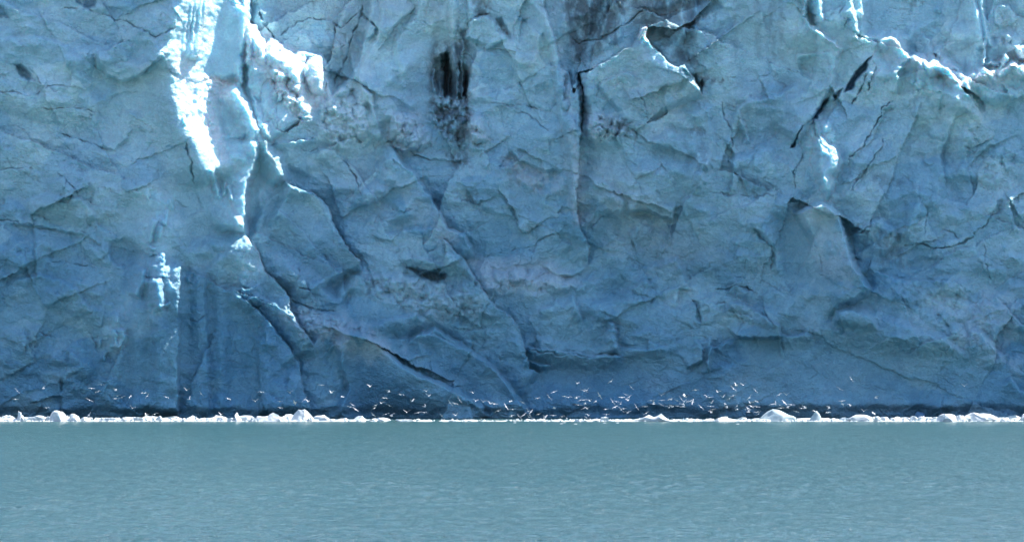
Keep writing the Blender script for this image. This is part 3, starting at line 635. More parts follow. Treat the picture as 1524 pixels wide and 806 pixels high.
edge([(1270, 454), (1290, 462), (1330, 480), (1370, 494), (1404, 506), (1430, 524), (1450, 540)], .8, 60, soft=9)
edge([(1440, 488), (1460, 496), (1476, 512), (1490, 530), (1494, 550)], .8, 50, soft=6); edge([(1472, 434), (1486, 444), (1504, 466), (1520, 484), (1560, 500)], .7, 60, soft=.9, back=.3)
edge([(1502, 560), (1518, 580), (1540, 600)], .8, 30); region([(1120, 500), (1500, 530), (1520, 600), (1080, 600)], 'rough', .45, 20)
edge([(1056, 500), (1060, 520), (1052, 560)], 1.0, 30, soft=5); edge([(1058, 560), (1052, 538), (1060, 516), (1096, 504)], .8, 30); blob(1086, 526, 26, 18, -.9, 0, .7)
# lower centre
edge([(902, 480), (912, 482), (918, 506), (920, 526)], 1.0, 34, soft=4); edge([(852, 438), (856, 452), (866, 480)], .7, 16, soft=3); edge([(800, 460), (822, 454), (832, 444)], .7, 20, soft=3)
edge([(780, 516), (820, 520), (852, 526), (920, 530), (934, 530)], .9, 30, soft=3, f=.08); crack([(778, 518), (812, 522), (850, 527), (886, 526), (936, 531)], 3, 1.2, .6, .08)
edge([(776, 536), (800, 540), (822, 544)], .8, 14, soft=3); crack([(798, 542), (812, 540), (822, 544)], 2.6, .8, .5)
edge([(1034, 506), (1046, 518), (1044, 534), (1020, 548)], .7, 24, soft=3); edge([(980, 440), (996, 430), (1012, 428), (1004, 460)], .5, 26); edge([(916, 516), (950, 520), (1000, 516)], .4, 26)
edge([(1002, 378), (1016, 400), (1024, 430)], .7, 30, soft=6); edge([(940, 430), (960, 416), (972, 424)], .5, 20)
edge([(700, 240), (640, 236), (610, 226)], .4, 20); crack([(612, 232), (630, 234), (644, 237)], 2.4, .8, .4)
region([(780, 540), (1060, 530), (1060, 600), (800, 600)], 'rough', .5, 20)

# ---- front faces painted darker blue to strengthen their form shading
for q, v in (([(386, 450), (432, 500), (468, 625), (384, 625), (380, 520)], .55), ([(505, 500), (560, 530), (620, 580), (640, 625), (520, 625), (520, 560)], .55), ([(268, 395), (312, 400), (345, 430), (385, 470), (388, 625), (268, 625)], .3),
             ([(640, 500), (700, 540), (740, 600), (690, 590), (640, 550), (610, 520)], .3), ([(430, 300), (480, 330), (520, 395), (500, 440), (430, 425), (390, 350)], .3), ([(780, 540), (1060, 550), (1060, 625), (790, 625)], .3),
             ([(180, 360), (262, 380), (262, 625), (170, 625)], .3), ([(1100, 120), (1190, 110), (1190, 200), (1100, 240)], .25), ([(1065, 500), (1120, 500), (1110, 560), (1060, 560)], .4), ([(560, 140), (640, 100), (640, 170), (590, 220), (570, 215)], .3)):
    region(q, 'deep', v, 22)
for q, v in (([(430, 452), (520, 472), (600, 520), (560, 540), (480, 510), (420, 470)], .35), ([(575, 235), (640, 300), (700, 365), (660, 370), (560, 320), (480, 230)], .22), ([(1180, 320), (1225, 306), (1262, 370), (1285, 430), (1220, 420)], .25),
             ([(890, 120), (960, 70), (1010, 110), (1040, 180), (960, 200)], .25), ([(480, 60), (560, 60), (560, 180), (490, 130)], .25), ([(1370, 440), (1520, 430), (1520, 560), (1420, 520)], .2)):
    region(q, 'white', v, 22, .3, 26)  # slopes painted paler against the dark faces, shading put into the colour

# ---- terraces: slopes that lean back under the steeper ice
def terrace(pts, h, w, fall=110): edge(pts, h / GAIN, fall, back=0.001, soft=w, f=.15)
GAIN = 1.0
terrace([(420, 462), (500, 486), (572, 520), (640, 562), (710, 596)], 3.0, 26, 90)
terrace([(690, 408), (780, 412), (870, 420), (900, 440)], 2.4, 22)
terrace([(1290, 440), (1380, 476), (1460, 520), (1540, 560)], 1.5, 60)
terrace([(790, 470), (860, 450), (960, 446), (1030, 470)], 2.0, 22); terrace([(380, 300), (440, 320), (490, 360)], 1.6, 26)
terrace([(560, 400), (620, 430), (700, 440)], 2.0, 18); terrace([(870, 240), (930, 262), (1000, 250), (1060, 270)], 2.0, 26)
terrace([(590, 240), (680, 250), (760, 240)], 1.6, 24); terrace([(1080, 300), (1170, 300), (1240, 310)], 1.8, 20); terrace([(1340, 290), (1440, 300), (1524, 290)], 1.6, 24)

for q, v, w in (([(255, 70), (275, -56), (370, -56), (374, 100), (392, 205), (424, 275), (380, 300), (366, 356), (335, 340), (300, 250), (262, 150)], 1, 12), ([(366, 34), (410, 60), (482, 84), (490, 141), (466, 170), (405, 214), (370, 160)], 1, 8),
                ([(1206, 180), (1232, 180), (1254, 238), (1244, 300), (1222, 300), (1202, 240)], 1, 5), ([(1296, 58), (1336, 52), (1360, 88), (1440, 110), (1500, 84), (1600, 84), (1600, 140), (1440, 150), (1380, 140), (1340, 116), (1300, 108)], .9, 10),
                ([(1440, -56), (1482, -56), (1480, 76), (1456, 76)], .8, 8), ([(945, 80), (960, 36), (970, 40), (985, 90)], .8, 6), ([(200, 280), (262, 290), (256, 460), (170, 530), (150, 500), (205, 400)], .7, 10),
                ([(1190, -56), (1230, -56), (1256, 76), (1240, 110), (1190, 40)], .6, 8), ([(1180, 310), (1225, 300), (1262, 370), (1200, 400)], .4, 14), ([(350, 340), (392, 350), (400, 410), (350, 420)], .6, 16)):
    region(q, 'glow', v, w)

# pale broken lumps
for q, v in (([(578, 168), (624, 168), (644, 215), (600, 232), (572, 214)], .4), ([(692, 170), (714, 172), (730, 208), (704, 218)], .5), ([(872, 164), (900, 164), (906, 200), (886, 216), (868, 200)], .4),
             ([(474, 150), (505, 128), (550, 148), (552, 190), (500, 222), (474, 196)], .3), ([(750, 230), (838, 262), (840, 292), (760, 270)], .3), ([(796, 50), (810, 46), (808, 90), (790, 100)], .3),
             ([(830, -50), (800, -50), (836, 110), (856, 240), (846, 320), (866, 340), (872, 300), (862, 200), (846, 100)], .25), ([(1184, 322), (1222, 304), (1250, 330), (1230, 350)], .3)):
    region(q, 'white', v, 8, .4, 14)
rubble([(680, 392), (790, 396), (880, 412), (870, 436), (760, 440), (690, 425)], 16, .6, 433)
blob(560, 500, 34, 20, 1.2, 25, .8); blob(820, 330, 36, 30, 1.2, 0, 1.0); blob(960, 250, 50, 46, 1.6, 20, 1.0); blob(1180, 70, 40, 80, 1.6, 0, 1.0, 2, .4)
blob(1440, 190, 60, 40, 2.0, 0, 1.0); blob(1130, 230, 30, 56, 1.5, 0, 1.0); blob(90, 300, 60, 34, 1.6, 15, 1.0); blob(120, 440, 40, 60, 1.6, 0, 1.0); blob(60, 160, 60, 24, 1.5, 10, 1.0)
edge([(1452, 150), (1420, 180), (1400, 230), (1410, 290)], 1.2, 50); edge([(1250, 300), (1262, 286), (1290, 250), (1312, 208)], 1.0, 40, soft=3); edge([(1520, 200), (1470, 215), (1440, 250), (1450, 300)], 1.0, 40)
edge([(30, 300), (70, 290), (120, 296), (150, 330)], 1.2, 40, soft=5); edge([(10, 420), (60, 410), (110, 425), (140, 470)], 1.2, 40, soft=5); edge([(0, 60), (50, 54), (100, 70), (130, 100)], 1.1, 40, soft=4)
edge([(700, 40), (690, -50)], 1.0, 20); edge([(600, 140), (590, 60), (620, 20), (640, -50)], 1.4, 60, soft=8)

rubble([(1356, 86), (1372, 84), (1400, 92), (1430, 112), (1434, 134), (1410, 132), (1380, 116), (1360, 108)], 19, 1.3, 441)
rubble([(1436, 112), (1466, 92), (1540, 84), (1600, 84), (1600, 118), (1500, 120), (1450, 124)], 17, 1.3, 443)
rubble([(1298, 70), (1324, 60), (1356, 90), (1340, 108), (1310, 100)], 34, .5, 447)
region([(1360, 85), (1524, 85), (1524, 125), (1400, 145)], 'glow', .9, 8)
region([(400, -56), (660, -56), (640, 60), (560, 120), (500, 60), (420, 50)], 'rough', .55, 14); region([(1285, -56), (1360, -56), (1350, 50), (1290, 50)], 'rough', .25, 8)

# ---- chipped and foliated relief laid over the whole front
Fx = WX + 10 * fbm(PX / 60, PY / 60, 3, 41); Fy = WY + 10 * fbm(PX / 60, PY / 60, 3, 42)
big, cb = facets((Fx * .92 + Fy * .38) / 120, (Fy * .92 - Fx * .38) / 88, 101, 1.5, .4, .7); id1 = facets.pid
mid, cm = facets((Fx * .9 - Fy * .43) / 46, (Fy * .9 + Fx * .43) / 34, 131, 1.9, .45, .8); id2 = facets.pid
sml, cs = facets((Fx * .95 + Fy * .3) / 17, (Fy * .95 - Fx * .3) / 13, 151, 2.0, .6, .8); id3 = facets.pid
fin, cf = facets(WX / 6.5, WY / 5.2, 171, 1.7, 1.0, .8)
patch = sstep(-.25, .35, fbm(PX / 75, PY / 55, 3, 61))
patch2 = sstep(-.1, .35, fbm(PX / 38, PY / 26, 3, 63))
P += ROUGH * (3.2 * big + (1.45 - .5 * sstep(300, 520, PY)) * mid * (.4 + .6 * patch) + 0.62 * sml * (.1 + .9 * patch) + 0.20 * fin * (.25 + .75 * patch2))
P += ROUGH * (0.22 * ridged(PX / 22, PY / 10, 4, 71) * (.3 + .7 * patch) + 0.7 * fbm(PX / 30, PY / 44, 4, 73))
# joints running through the ice, most of them gently inclined
jn = np.abs(fbm((PX + .25 * PY) / 150, (PY - .22 * PX) / 42, 3, 81)); jm = sstep(.05, .3, fbm(PX / 100, PY / 70, 2, 83))
P -= 0.3 * (1 - sstep(.003, .011, jn)) * jm
jn2 = np.abs(fbm((PX * .8 + .6 * PY) / 90, (PY * .8 - .6 * PX) / 60, 3, 85)); jm2 = sstep(.1, .3, fbm(PX / 90, PY / 90, 2, 87))
P -= 0.2 * (1 - sstep(.003, .010, jn2)) * jm2
# notch cut by the sea at the waterline
wob = 6 * vnoise(PX[:1] / 60, PY[:1] * 0 + 3, 95) + 1.5 * vnoise(PX[:1] / 14, PY[:1] * 0 + 5, 96)
P -= 1.3 * sstep(-7, 7, PY - (610 - 4 * sstep(900, 1250, PX) + wob))

# ---- ice colours
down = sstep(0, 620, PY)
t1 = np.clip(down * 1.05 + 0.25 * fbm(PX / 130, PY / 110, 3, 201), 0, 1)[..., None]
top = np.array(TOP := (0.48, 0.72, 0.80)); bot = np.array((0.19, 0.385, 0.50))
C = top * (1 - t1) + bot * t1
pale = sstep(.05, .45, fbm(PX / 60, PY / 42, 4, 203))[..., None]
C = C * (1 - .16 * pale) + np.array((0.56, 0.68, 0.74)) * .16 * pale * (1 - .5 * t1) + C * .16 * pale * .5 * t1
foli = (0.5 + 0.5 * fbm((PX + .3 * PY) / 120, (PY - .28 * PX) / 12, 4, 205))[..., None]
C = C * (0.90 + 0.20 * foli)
# each broken plate is ice of its own age: paler where weathered, bluer where freshly broken
age = ((id1 - .5) * .55 + (id2 - .5) * .55 * (.3 + .7 * ROUGH) + (id3 - .5) * .30 * patch * ROUGH)[..., None]
C = C * (1 + age * np.array((.62, .36, .20)))
def tint(key, col, k=1.0):
    global C
    m = np.clip(TINT[key] * k, 0, 1)[..., None]; C = C * (1 - m) + np.array(col) * m
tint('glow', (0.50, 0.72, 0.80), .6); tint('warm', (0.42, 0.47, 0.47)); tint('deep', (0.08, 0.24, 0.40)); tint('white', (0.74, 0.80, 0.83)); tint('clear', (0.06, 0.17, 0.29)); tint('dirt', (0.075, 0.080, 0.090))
waterline_dark = (sstep(-8, 5, PY - (607 - 4 * sstep(900, 1250, PX) + wob * .6)) * (0.15 + 0.35 * sstep(900, 1250, PX)))[..., None]  # colour grows darker towards the waterline
C = C * (1 - waterline_dark) + np.array((0.05, 0.10, 0.16)) * waterline_dark

Dm = D0 - P
GX = (PX - CX) / FPX * Dm; GZ = CAMZ + (HY - PY) / FPX * Dm; GY = Dm
V3 = np.stack([GX, GY, GZ], -1)
# broken plateau behind the brink
plate = []
for k, back in enumerate((3, 8, 16, 30, 60, 120)):
    q = V3[0].copy(); q[:, 1] += back; q[:, 2] += 1.5 * vnoise(PX[0] / 40, PX[0] * 0 + k, 301) - 0.3 * k
    plate.append(q)
V3 = np.concatenate([np.array(plate[::-1]), V3], 0); npl = len(plate)
C = np.concatenate([np.repeat(C[:1], npl, 0), C], 0)
ny, nx = V3.shape[:2]
idx = np.arange(ny * nx).reshape(ny, nx)
FQ = np.stack([idx[:-1, :-1], idx[1:, :-1], idx[1:, 1:], idx[:-1, 1:]], -1)
LAB = np.zeros((ny - 1, nx - 1), np.int32)

PARTS = [('ice_wall', None),
         ('sunlit_rib', 'brilliant white sunlit rib of ice with icicle fringes'), ('smooth_panel', 'smooth shaded ice panel'),
         ('serac', 'crumbling white serac lit by the sun'), ('serac', 'short rounded serac standing at the end of the lit ones'),
         ('fluted_column', 'dark blue fluted ice column above the water'),
         ('ice_buttress', 'smooth blue buttress sloping down to the right'), ('ice_buttress', 'lower buttress with a dark blue front'),
         ('ice_buttress', 'buttress with a long curved edge'), ('ice_rib', 'pale rib running down the middle of the wall'),
         ('pinnacle', 'slab rising to a sunlit point'), ('cave', 'black cave with meltwater dirt'), ('dirty_recess', 'recess streaked with dark dirt'),
         ('ice_lump', 'rough pale lump of ice'), ('ice_lump', 'small pale lump of ice below the cave'),
         ('boulder', 'rounded ice boulder with bright right rim'), ('boulder', 'round ice block on the shelf with lit top'),
         ('shelf', 'broken shelf of ice with sunlit rim'), ('ledge', 'narrow ledge with a thin sunlit edge'),
         ('ice_buttress', 'domed buttress on the right'), ('rubble_slope', 'slope of broken white ice')]
AREAS = [(9, [(790, -60), (812, -60), (836, 100), (852, 130), (866, 196), (860, 320), (877, 366), (876, 400), (860, 380), (840, 250), (820, 80)]),
         (12, [(838, -60), (1062, -60), (1034, 60), (1034, 104), (1010, 102), (966, 62), (957, 44), (930, 76), (880, 106), (862, 108), (850, 80)]),
         (10, [(862, 108), (904, 90), (940, 70), (957, 44), (964, 41), (970, 70), (1010, 102), (1048, 146), (1060, 240), (1040, 270), (1001, 326), (930, 300), (870, 230)]),
         (1, [(292, -60), (268, 42), (259, 112), (276, 170), (306, 222), (330, 268), (362, 348), (379, 236), (424, 273), (391, 206), (361, 130), (290, 112), (290, 92), (322, -60)]),
         (2, [(322, -60), (302, 55), (289, 92), (290, 112), (336, 120), (360, 124), (362, 92), (370, 62), (369, 15), (352, -60)]),
         (3, [(369, 42), (376, 36), (395, 74), (408, 64), (440, 87), (452, 93), (452, 130), (463, 171), (405, 212), (392, 205), (374, 160), (363, 125)]),
         (4, [(452, 93), (462, 85), (479, 93), (489, 141), (466, 160), (452, 130)]),
         (5, [(268, 390), (308, 400), (340, 430), (384, 500), (386, 625), (264, 625)]),
         (6, [(400, 262), (424, 273), (488, 306), (506, 352), (540, 402), (510, 450), (432, 440), (396, 404), (376, 362), (366, 300)]),
         (7, [(500, 492), (566, 516), (628, 560), (700, 592), (730, 625), (466, 625), (500, 560)]),
         (8, [(660, 358), (690, 386), (724, 438), (766, 478), (780, 525), (806, 558), (800, 625), (780, 625), (724, 540), (656, 496), (660, 420)]),
         (11, [(648, 88), (660, 76), (690, 80), (697, 146), (668, 146), (646, 128)]),
         (13, [(580, 170), (622, 168), (644, 215), (600, 232), (574, 220)]), (14, [(692, 170), (712, 172), (730, 208), (704, 218)]),
         (15, [(212, 200), (1224, 200), (1249, 238), (1240, 262), (1236, 294), (1226, 300), (1208, 240)]),
         (16, [(1308, 60), (1322, 55), (1346, 74), (1357, 90), (1340, 106), (1306, 104), (1296, 86)]),
         (17, [(1357, 90), (1380, 94), (1430, 128), (1500, 98), (1835, 90), (1835, 240), (1370, 230), (1345, 110)]),
         (18, [(1198, -20), (1196, 26), (1251, 74), (1244, 96), (1184, 88), (1188, -20)]),
         (19, [(1182, 322), (1222, 304), (1248, 322), (1264, 370), (1296, 440), (1180, 440), (1110, 380)]),
         (20, [(420, 452), (520, 474), (560, 500), (450, 505)])]
AREAS[14] = (15, [(1212, 200)] + AREAS[14][1][1:])
qx, qy = WX[:-1, :-1], WY[:-1, :-1]
for li, poly in AREAS:
    ins = np.zeros(qx.shape, bool)
    for k in range(len(poly)):
        (x0, y0), (x1, y1) = poly[k], poly[(k + 1) % len(poly)]
        if y0 == y1: continue
        ins ^= ((y0 > qy) != (y1 > qy)) & (qx < (x1 - x0) * (qy - y0) / (y1 - y0) + x0)
    LAB[npl:][ins] = li

glacier = bpy.data.objects.new('glacier', None); COL.objects.link(glacier); glacier.location = (0, D0, 0)
tag(glacier, 'towering blue glacier front of fractured ice with sunlit seracs, rising from the water', 'glacier')
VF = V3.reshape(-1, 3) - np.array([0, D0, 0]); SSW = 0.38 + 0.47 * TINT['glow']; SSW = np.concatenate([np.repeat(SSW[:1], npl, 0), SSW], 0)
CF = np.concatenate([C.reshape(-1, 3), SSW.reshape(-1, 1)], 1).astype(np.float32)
# normals of the whole surface, so that the parts meet without a seam
gu = np.gradient(V3, axis=1); gv = np.gradient(V3, axis=0)
NRM = np.cross(gv, gu).reshape(-1, 3); NRM /= np.linalg.norm(NRM, axis=1, keepdims=True) + 1e-9
NRM[NRM[:, 1] > 0.2] *= 1
for li, (nm, lab) in enumerate(PARTS):
    f = FQ[LAB == li].reshape(-1, 4)
    if not len(f): continue
    u, inv = np.unique(f, return_inverse=True)
    me = grid_mesh(nm, VF[u], inv.reshape(-1, 4)); me.materials.append(M_ice)
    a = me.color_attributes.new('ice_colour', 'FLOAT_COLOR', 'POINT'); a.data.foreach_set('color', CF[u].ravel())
    o = bpy.data.objects.new(nm, me); COL.objects.link(o); o.parent = glacier
    if lab: o['label'] = lab

# ================================================================ floating ice
def at(px, d, z=0.0): return Vector(((px - CX) / FPX * d, d, z))
M_PX = 600.0 / FPX                    # metres per photo pixel in the ice band

import bmesh
def ico(sub):
    bm = bmesh.new(); bmesh.ops.create_icosphere(bm, subdivisions=sub, radius=1)
    v = np.array([x.co[:] for x in bm.verts]); f = [[a.index for a in q.verts] for q in bm.faces]; bm.free(); return v, f
ICO = {k: ico(k) for k in (2, 3, 4)}
def pt3(v, seed, s):
    return (vnoise(v[:, 0] * s + v[:, 2] * .7 * s + seed, v[:, 1] * s + seed * 1.3, seed) + vnoise(v[:, 2] * s - v[:, 1] * .6 * s, v[:, 0] * s + seed, seed + 3)) * .7

def lump(name, w, dp, h, seed, sub=3, square=2.6, rough=.22, top=None, mat=None, cuts=5, flat=.25, draft=.35):
    """one piece of floating ice: broken by a few planes, worn by water, sitting in it"""
    r = random.Random(seed); v, f = ICO[sub]; v = v.copy()
    v /= (np.abs(v) ** square).sum(1, keepdims=True) ** (1 / square)
    for _ in range(cuts):
        n = np.array([r.uniform(-1, 1), r.uniform(-1, 1), r.uniform(-.2, 1)]); n /= np.linalg.norm(n)
        k = r.uniform(.55, .85); d = v @ n; m = d > k
        v[m] -= np.outer(d[m] - k, n)
    if not top and mat is M_floe: v[:, 2] = np.minimum(v[:, 2], r.uniform(.55, .8)) / .75
    v *= (1 + rough * pt3(v, seed, 1.6) + rough * .5 * pt3(v, seed + 9, 4.1) + rough * .25 * pt3(v, seed + 19, 9))[:, None]
    up = v[:, 2] > 0
    v[:, 2] = np.where(up, v[:, 2], v[:, 2] * draft)
    x = v[:, 0] * w / 2; y = v[:, 1] * dp / 2; z = v[:, 2] * h
    if top is not None:                                   # outline of the top along its width, as shares of h
        tx, tz = zip(*top); z = np.where(up, z * np.interp(v[:, 0], tx, tz), z)
    me = bpy.data.meshes.new(name)
    me.from_pydata(np.stack([x, y, z], 1).tolist(), [], f); me.polygons.foreach_set('use_smooth', [mat is not None and mat is not M_floe] * len(f))
    me.materials.append(mat or M_floe); me.update(); return me

def place(name, me, loc, rz=0.0):
    o = bpy.data.objects.new(name, me); COL.objects.link(o); o.location = loc; o.rotation_euler = (0, 0, rz); return o

# the pieces one can name: x range and top in photo pixels, outline, look
NAMED = [
 (74, 101, 607.5, [(-1, .5), (-.55, .95), (-.3, 1.05), (.3, .95), (.7, .8), (1, .45)], M_floe, 3.0, 'ice_block', 'chunky white ice block rising highest near the left end of the ice band'),
 (101, 118, 614.5, None, M_floe, 2.2, 'ice_lump', 'low rounded white lump directly right of the chunky block at the far left'),
 (26, 34, 612.5, None, M_floe, 2.6, 'ice_lump', 'small square topped white lump left of the chunky block'),
 (348, 359, 614.0, [(-1, .8), (0, 1.05), (1, .7)], M_floe, 2.8, 'ice_lump', 'small upright white lump standing alone left of the long low ice block'),
 (388, 418, 612.5, [(-1, .4), (-.4, .9), (.3, 1.05), (1, .9)], M_floe, 2.4, 'ice_block', 'long low white ice block just left of the big two lobed one'),
 (432, 471, 607.0, [(-1, .55), (-.7, .75), (-.35, 1.08), (-.1, .9), (.1, .85), (.5, .85), (.85, .5), (1, .35)], M_floe, 2.2, 'ice_block', 'big rounded two lobed white ice block with a glassy grey patch'),
 (474, 494, 619.5, None, M_floe, 2.2, 'ice_floe', 'low white floe touching the right side of the two lobed block'),
 (893, 907, 620.5, None, M_floe, 3.5, 'ice_floe', 'flat rectangular white floe under the densest gulls, left of the jagged one'),
 (943, 1000, 616.5, [(-1, .4), (-.5, .5), (-.25, 1.05), (-.05, .5), (.2, .6), (.45, 1.1), (.7, .45), (1, .3)], M_floe, 2.3, 'ice_floe', 'jagged white floe with three small peaks under the gulls'),
 (1060, 1092, 620.0, None, M_floe, 2.2, 'ice_floe', 'smooth low white mound left of the big glassy iceberg'),
 (1130, 1180, 608.5, [(-1, .25), (-.7, .6), (-.3, .9), (.1, 1.05), (.6, 1.05), (1, .98)], M_clear, 4.0, 'iceberg_piece', 'big smooth glassy iceberg piece with a square right end, largest in the band'),
 (1203, 1223, 613.0, [(-1, .3), (-.4, .75), (.1, 1.15), (.6, .9), (1, .55)], M_clear, 2.3, 'iceberg_piece', 'pointed glassy ice dome right of the square ended iceberg'),
 (1361, 1377, 616.5, None, M_blue, 2.1, 'iceberg_piece', 'translucent blue ice piece half hidden behind the right hand brash'),
 (1430, 1490, 613.5, [(-1, .95), (-.9, 1.0), (-.5, .9), (-.35, 1.1), (-.1, .9), (.3, 1.0), (.7, .85), (1, .4)], M_floe, 3.4, 'ice_block', 'long lumpy white ice block, bulkiest in the right part of the band'),
 (1384, 1431, 614.5, None, M_floe, 3.4, 'ice_block', 'flat topped white ice block just left of the long lumpy one'),
 (1262, 1306, 615.0, [(-1, .6), (-.4, .95), (-.1, .8), (.4, 1.05), (1, .5)], M_floe, 2.6, 'ice_block', 'low uneven white ice block starting the right hand run of ice'),
 (1516, 1534, 614.0, None, M_floe, 3.0, 'ice_block', 'white ice block cut by the right edge of the picture'),
]
for k, (x0, x1, yt, top, mt, sq, nm, lab) in enumerate(NAMED):
    w = (x1 - x0) * M_PX; h = (627.3 - yt) * M_PX; blue = mt is M_blue
    d = 636.0 if blue else 602.0 - .2 * k % 1
    me = lump(nm, w * 1.04, max(w * .5, 2.2), h * (1.0 if top else .95), 900 + k, 3, sq + .4, .16, top, mt, 6)
    o = place(nm, me, at((x0 + x1) / 2, d + max(w * .25, 1.1)))
    tag(o, lab, 'iceberg' if 'iceberg' in nm else 'ice', None)

# low floes filling the band
PRO = [(-60, 617), (0, 617), (20, 616), (34, 617.5), (60, 618.5), (100, 617), (130, 620.5), (160, 619), (200, 620), (225, 620), (250, 618.5), (270, 620.5), (300, 619.5), (340, 620), (375, 619.5),
       (420, 617), (470, 621), (500, 621.5), (530, 621.5), (560, 623), (600, 624), (660, 624), (760, 625), (790, 624), (850, 624.5), (870, 623.5), (900, 623), (943, 623.5), (1000, 623), (1050, 623.5),
       (1100, 623.5), (1180, 622.5), (1230, 622.5), (1238, 621), (1262, 620), (1300, 618.5), (1325, 618.5), (1360, 618.5), (1420, 617.5), (1460, 617), (1490, 619), (1524, 619.5), (1600, 617), (1700, 619)]
PXP, PYP = zip(*PRO)
rg = random.Random(42); x = -70.0; fills = []
while x < 1600:
    thin = 560 < x < 790
    wpx = rg.uniform(7, 20) if not thin else rg.uniform(10, 30)
    if rg.random() < .18: wpx *= 1.6
    yt = np.interp(x + wpx / 2, PXP, PYP) + rg.uniform(-.6, 1.6)
    fills.append((x + wpx / 2, wpx, yt, thin)); x += wpx * rg.uniform(.62, .92) + (rg.uniform(6, 26) if thin else 0)
zones = [(-100, 74, 'at the far left, before the chunky block'), (74, 200, 'right of the chunky block at the left'), (200, 348, 'between the chunky block and the small upright lump'), (348, 474, 'around the two lobed block'),
         (474, 600, 'right of the two lobed block'), (600, 790, 'in the thin grey part of the band'), (790, 943, 'under the densest gulls'), (943, 1130, 'between the jagged floe and the glassy iceberg'),
         (1130, 1262, 'around the glassy iceberg and the pointed dome'), (1262, 1384, 'in the right hand run of ice, left part'), (1384, 1800, 'in the right hand run of ice, right part')]
ORD = ['first', 'second', 'third', 'fourth', 'fifth', 'sixth', 'seventh', 'eighth', 'ninth', 'tenth', 'eleventh', 'twelfth', 'thirteenth', 'fourteenth', 'fifteenth', 'sixteenth', 'seventeenth', 'eighteenth', 'nineteenth', 'twentieth', 'twenty first', 'twenty second', 'twenty third', 'twenty fourth', 'twenty fifth', 'twenty sixth', 'twenty seventh', 'twenty eighth', 'twenty ninth', 'thirtieth']
cnt = {}
for k, (xc, wpx, yt, thin) in enumerate(fills):
    w = wpx * M_PX; h = max((627 - yt) * M_PX * .85, .12)
    d = 602.2 + rg.uniform(0, 1.6); dp = max(w * rg.uniform(.7, 1.1), 1.2)
    me = lump('ice_floe', w * 1.12, dp, h, 2000 + k, 3, rg.choice((2.4, 3, 3.6)), .20, None, M_floe, 6)
    o = place('ice_floe', me, at(xc, d + dp / 2 - .6))
    z = next(i for i, q in enumerate(zones) if q[0] <= xc < q[1]); cnt[z] = cnt.get(z, 0) + 1
    kind = 'thin' if h < .45 else 'low' if h < .9 else 'thick'
    inside = -6 < xc < 1530
    tag(o, f'{ORD[cnt[z] - 1]} {kind} front floe {zones[z][2]}', 'ice floe', 'low ice floes in the brash band')
# floes of the row behind, partly seen between the front ones
x = -60.0; k = 0; zc = {}
while x < 1590:
    thin = 560 < x < 900; wpx = rg.uniform(12, 34); d = rg.uniform(606, 612)
    if not (thin and rg.random() < .75):
        h = .16 if thin else rg.uniform(.25, .8) * (1.3 if x < 560 or x > 1262 else .7)
        me = lump('ice_floe', wpx * M_PX, wpx * M_PX * .8, h, 4000 + k, 2, 3, .22, None, M_floe, 5)
        o = place('ice_floe', me, at(x + wpx / 2, d + 1.5)); z = next(i for i, q in enumerate(zones) if q[0] <= x + wpx / 2 < q[1]); zc[z] = zc.get(z, 0) + 1
        tag(o, f'{ORD[zc[z] - 1]} back row floe {zones[z][2]}', 'ice floe', 'ice floes in the back row of the band')
    x += wpx * rg.uniform(.9, 1.5); k += 1

# crumbs of brash too small to count
vs_, fs_ = [], []
v0, f0 = ICO[2]; v1 = np.array([[1, 0, 0], [-1, 0, 0], [0, 1, 0], [0, -1, 0], [0, 0, 1], [0, 0, -.4]], float)
f1 = [[0, 2, 4], [2, 1, 4], [1, 3, 4], [3, 0, 4], [2, 0, 5], [1, 2, 5], [3, 1, 5], [0, 3, 5]]
rb = random.Random(8); n = 0
for k in range(5200):
    px = rb.uniform(-60, 1590); thin = 540 < px < 1130
    d = 601.2 + abs(rb.gauss(0, 5.0 if not thin else 9)) ; s = rb.uniform(.05, .26) * (1.3 if rb.random() < .15 else 1)
    if rb.random() < (.8 if 570 < px < 780 else .45 if thin else 0): continue
    c = at(px, d); a = rb.uniform(0, 6.28); ca, sa = math.cos(a), math.sin(a)
    q = v1 * [s * rb.uniform(.8, 2.2), s * rb.uniform(.8, 1.5), s * rb.uniform(.4, 1.2)] * (1 + .3 * (np.random.RandomState(k).rand(6, 1) - .5))
    vs_.append(np.stack([q[:, 0] * ca - q[:, 1] * sa + c.x, q[:, 0] * sa + q[:, 1] * ca + c.y, q[:, 2] + s * .1], 1)); fs_ += [[i + n for i in t] for t in f1]; n += 6
me = bpy.data.meshes.new('brash_ice'); me.from_pydata(np.concatenate(vs_).tolist(), [], fs_); me.materials.append(M_floe)
o = bpy.data.objects.new('brash_ice', me); COL.objects.link(o)
tag(o, 'crumbs of white brash ice scattered along the floating band', None, None, 'stuff')
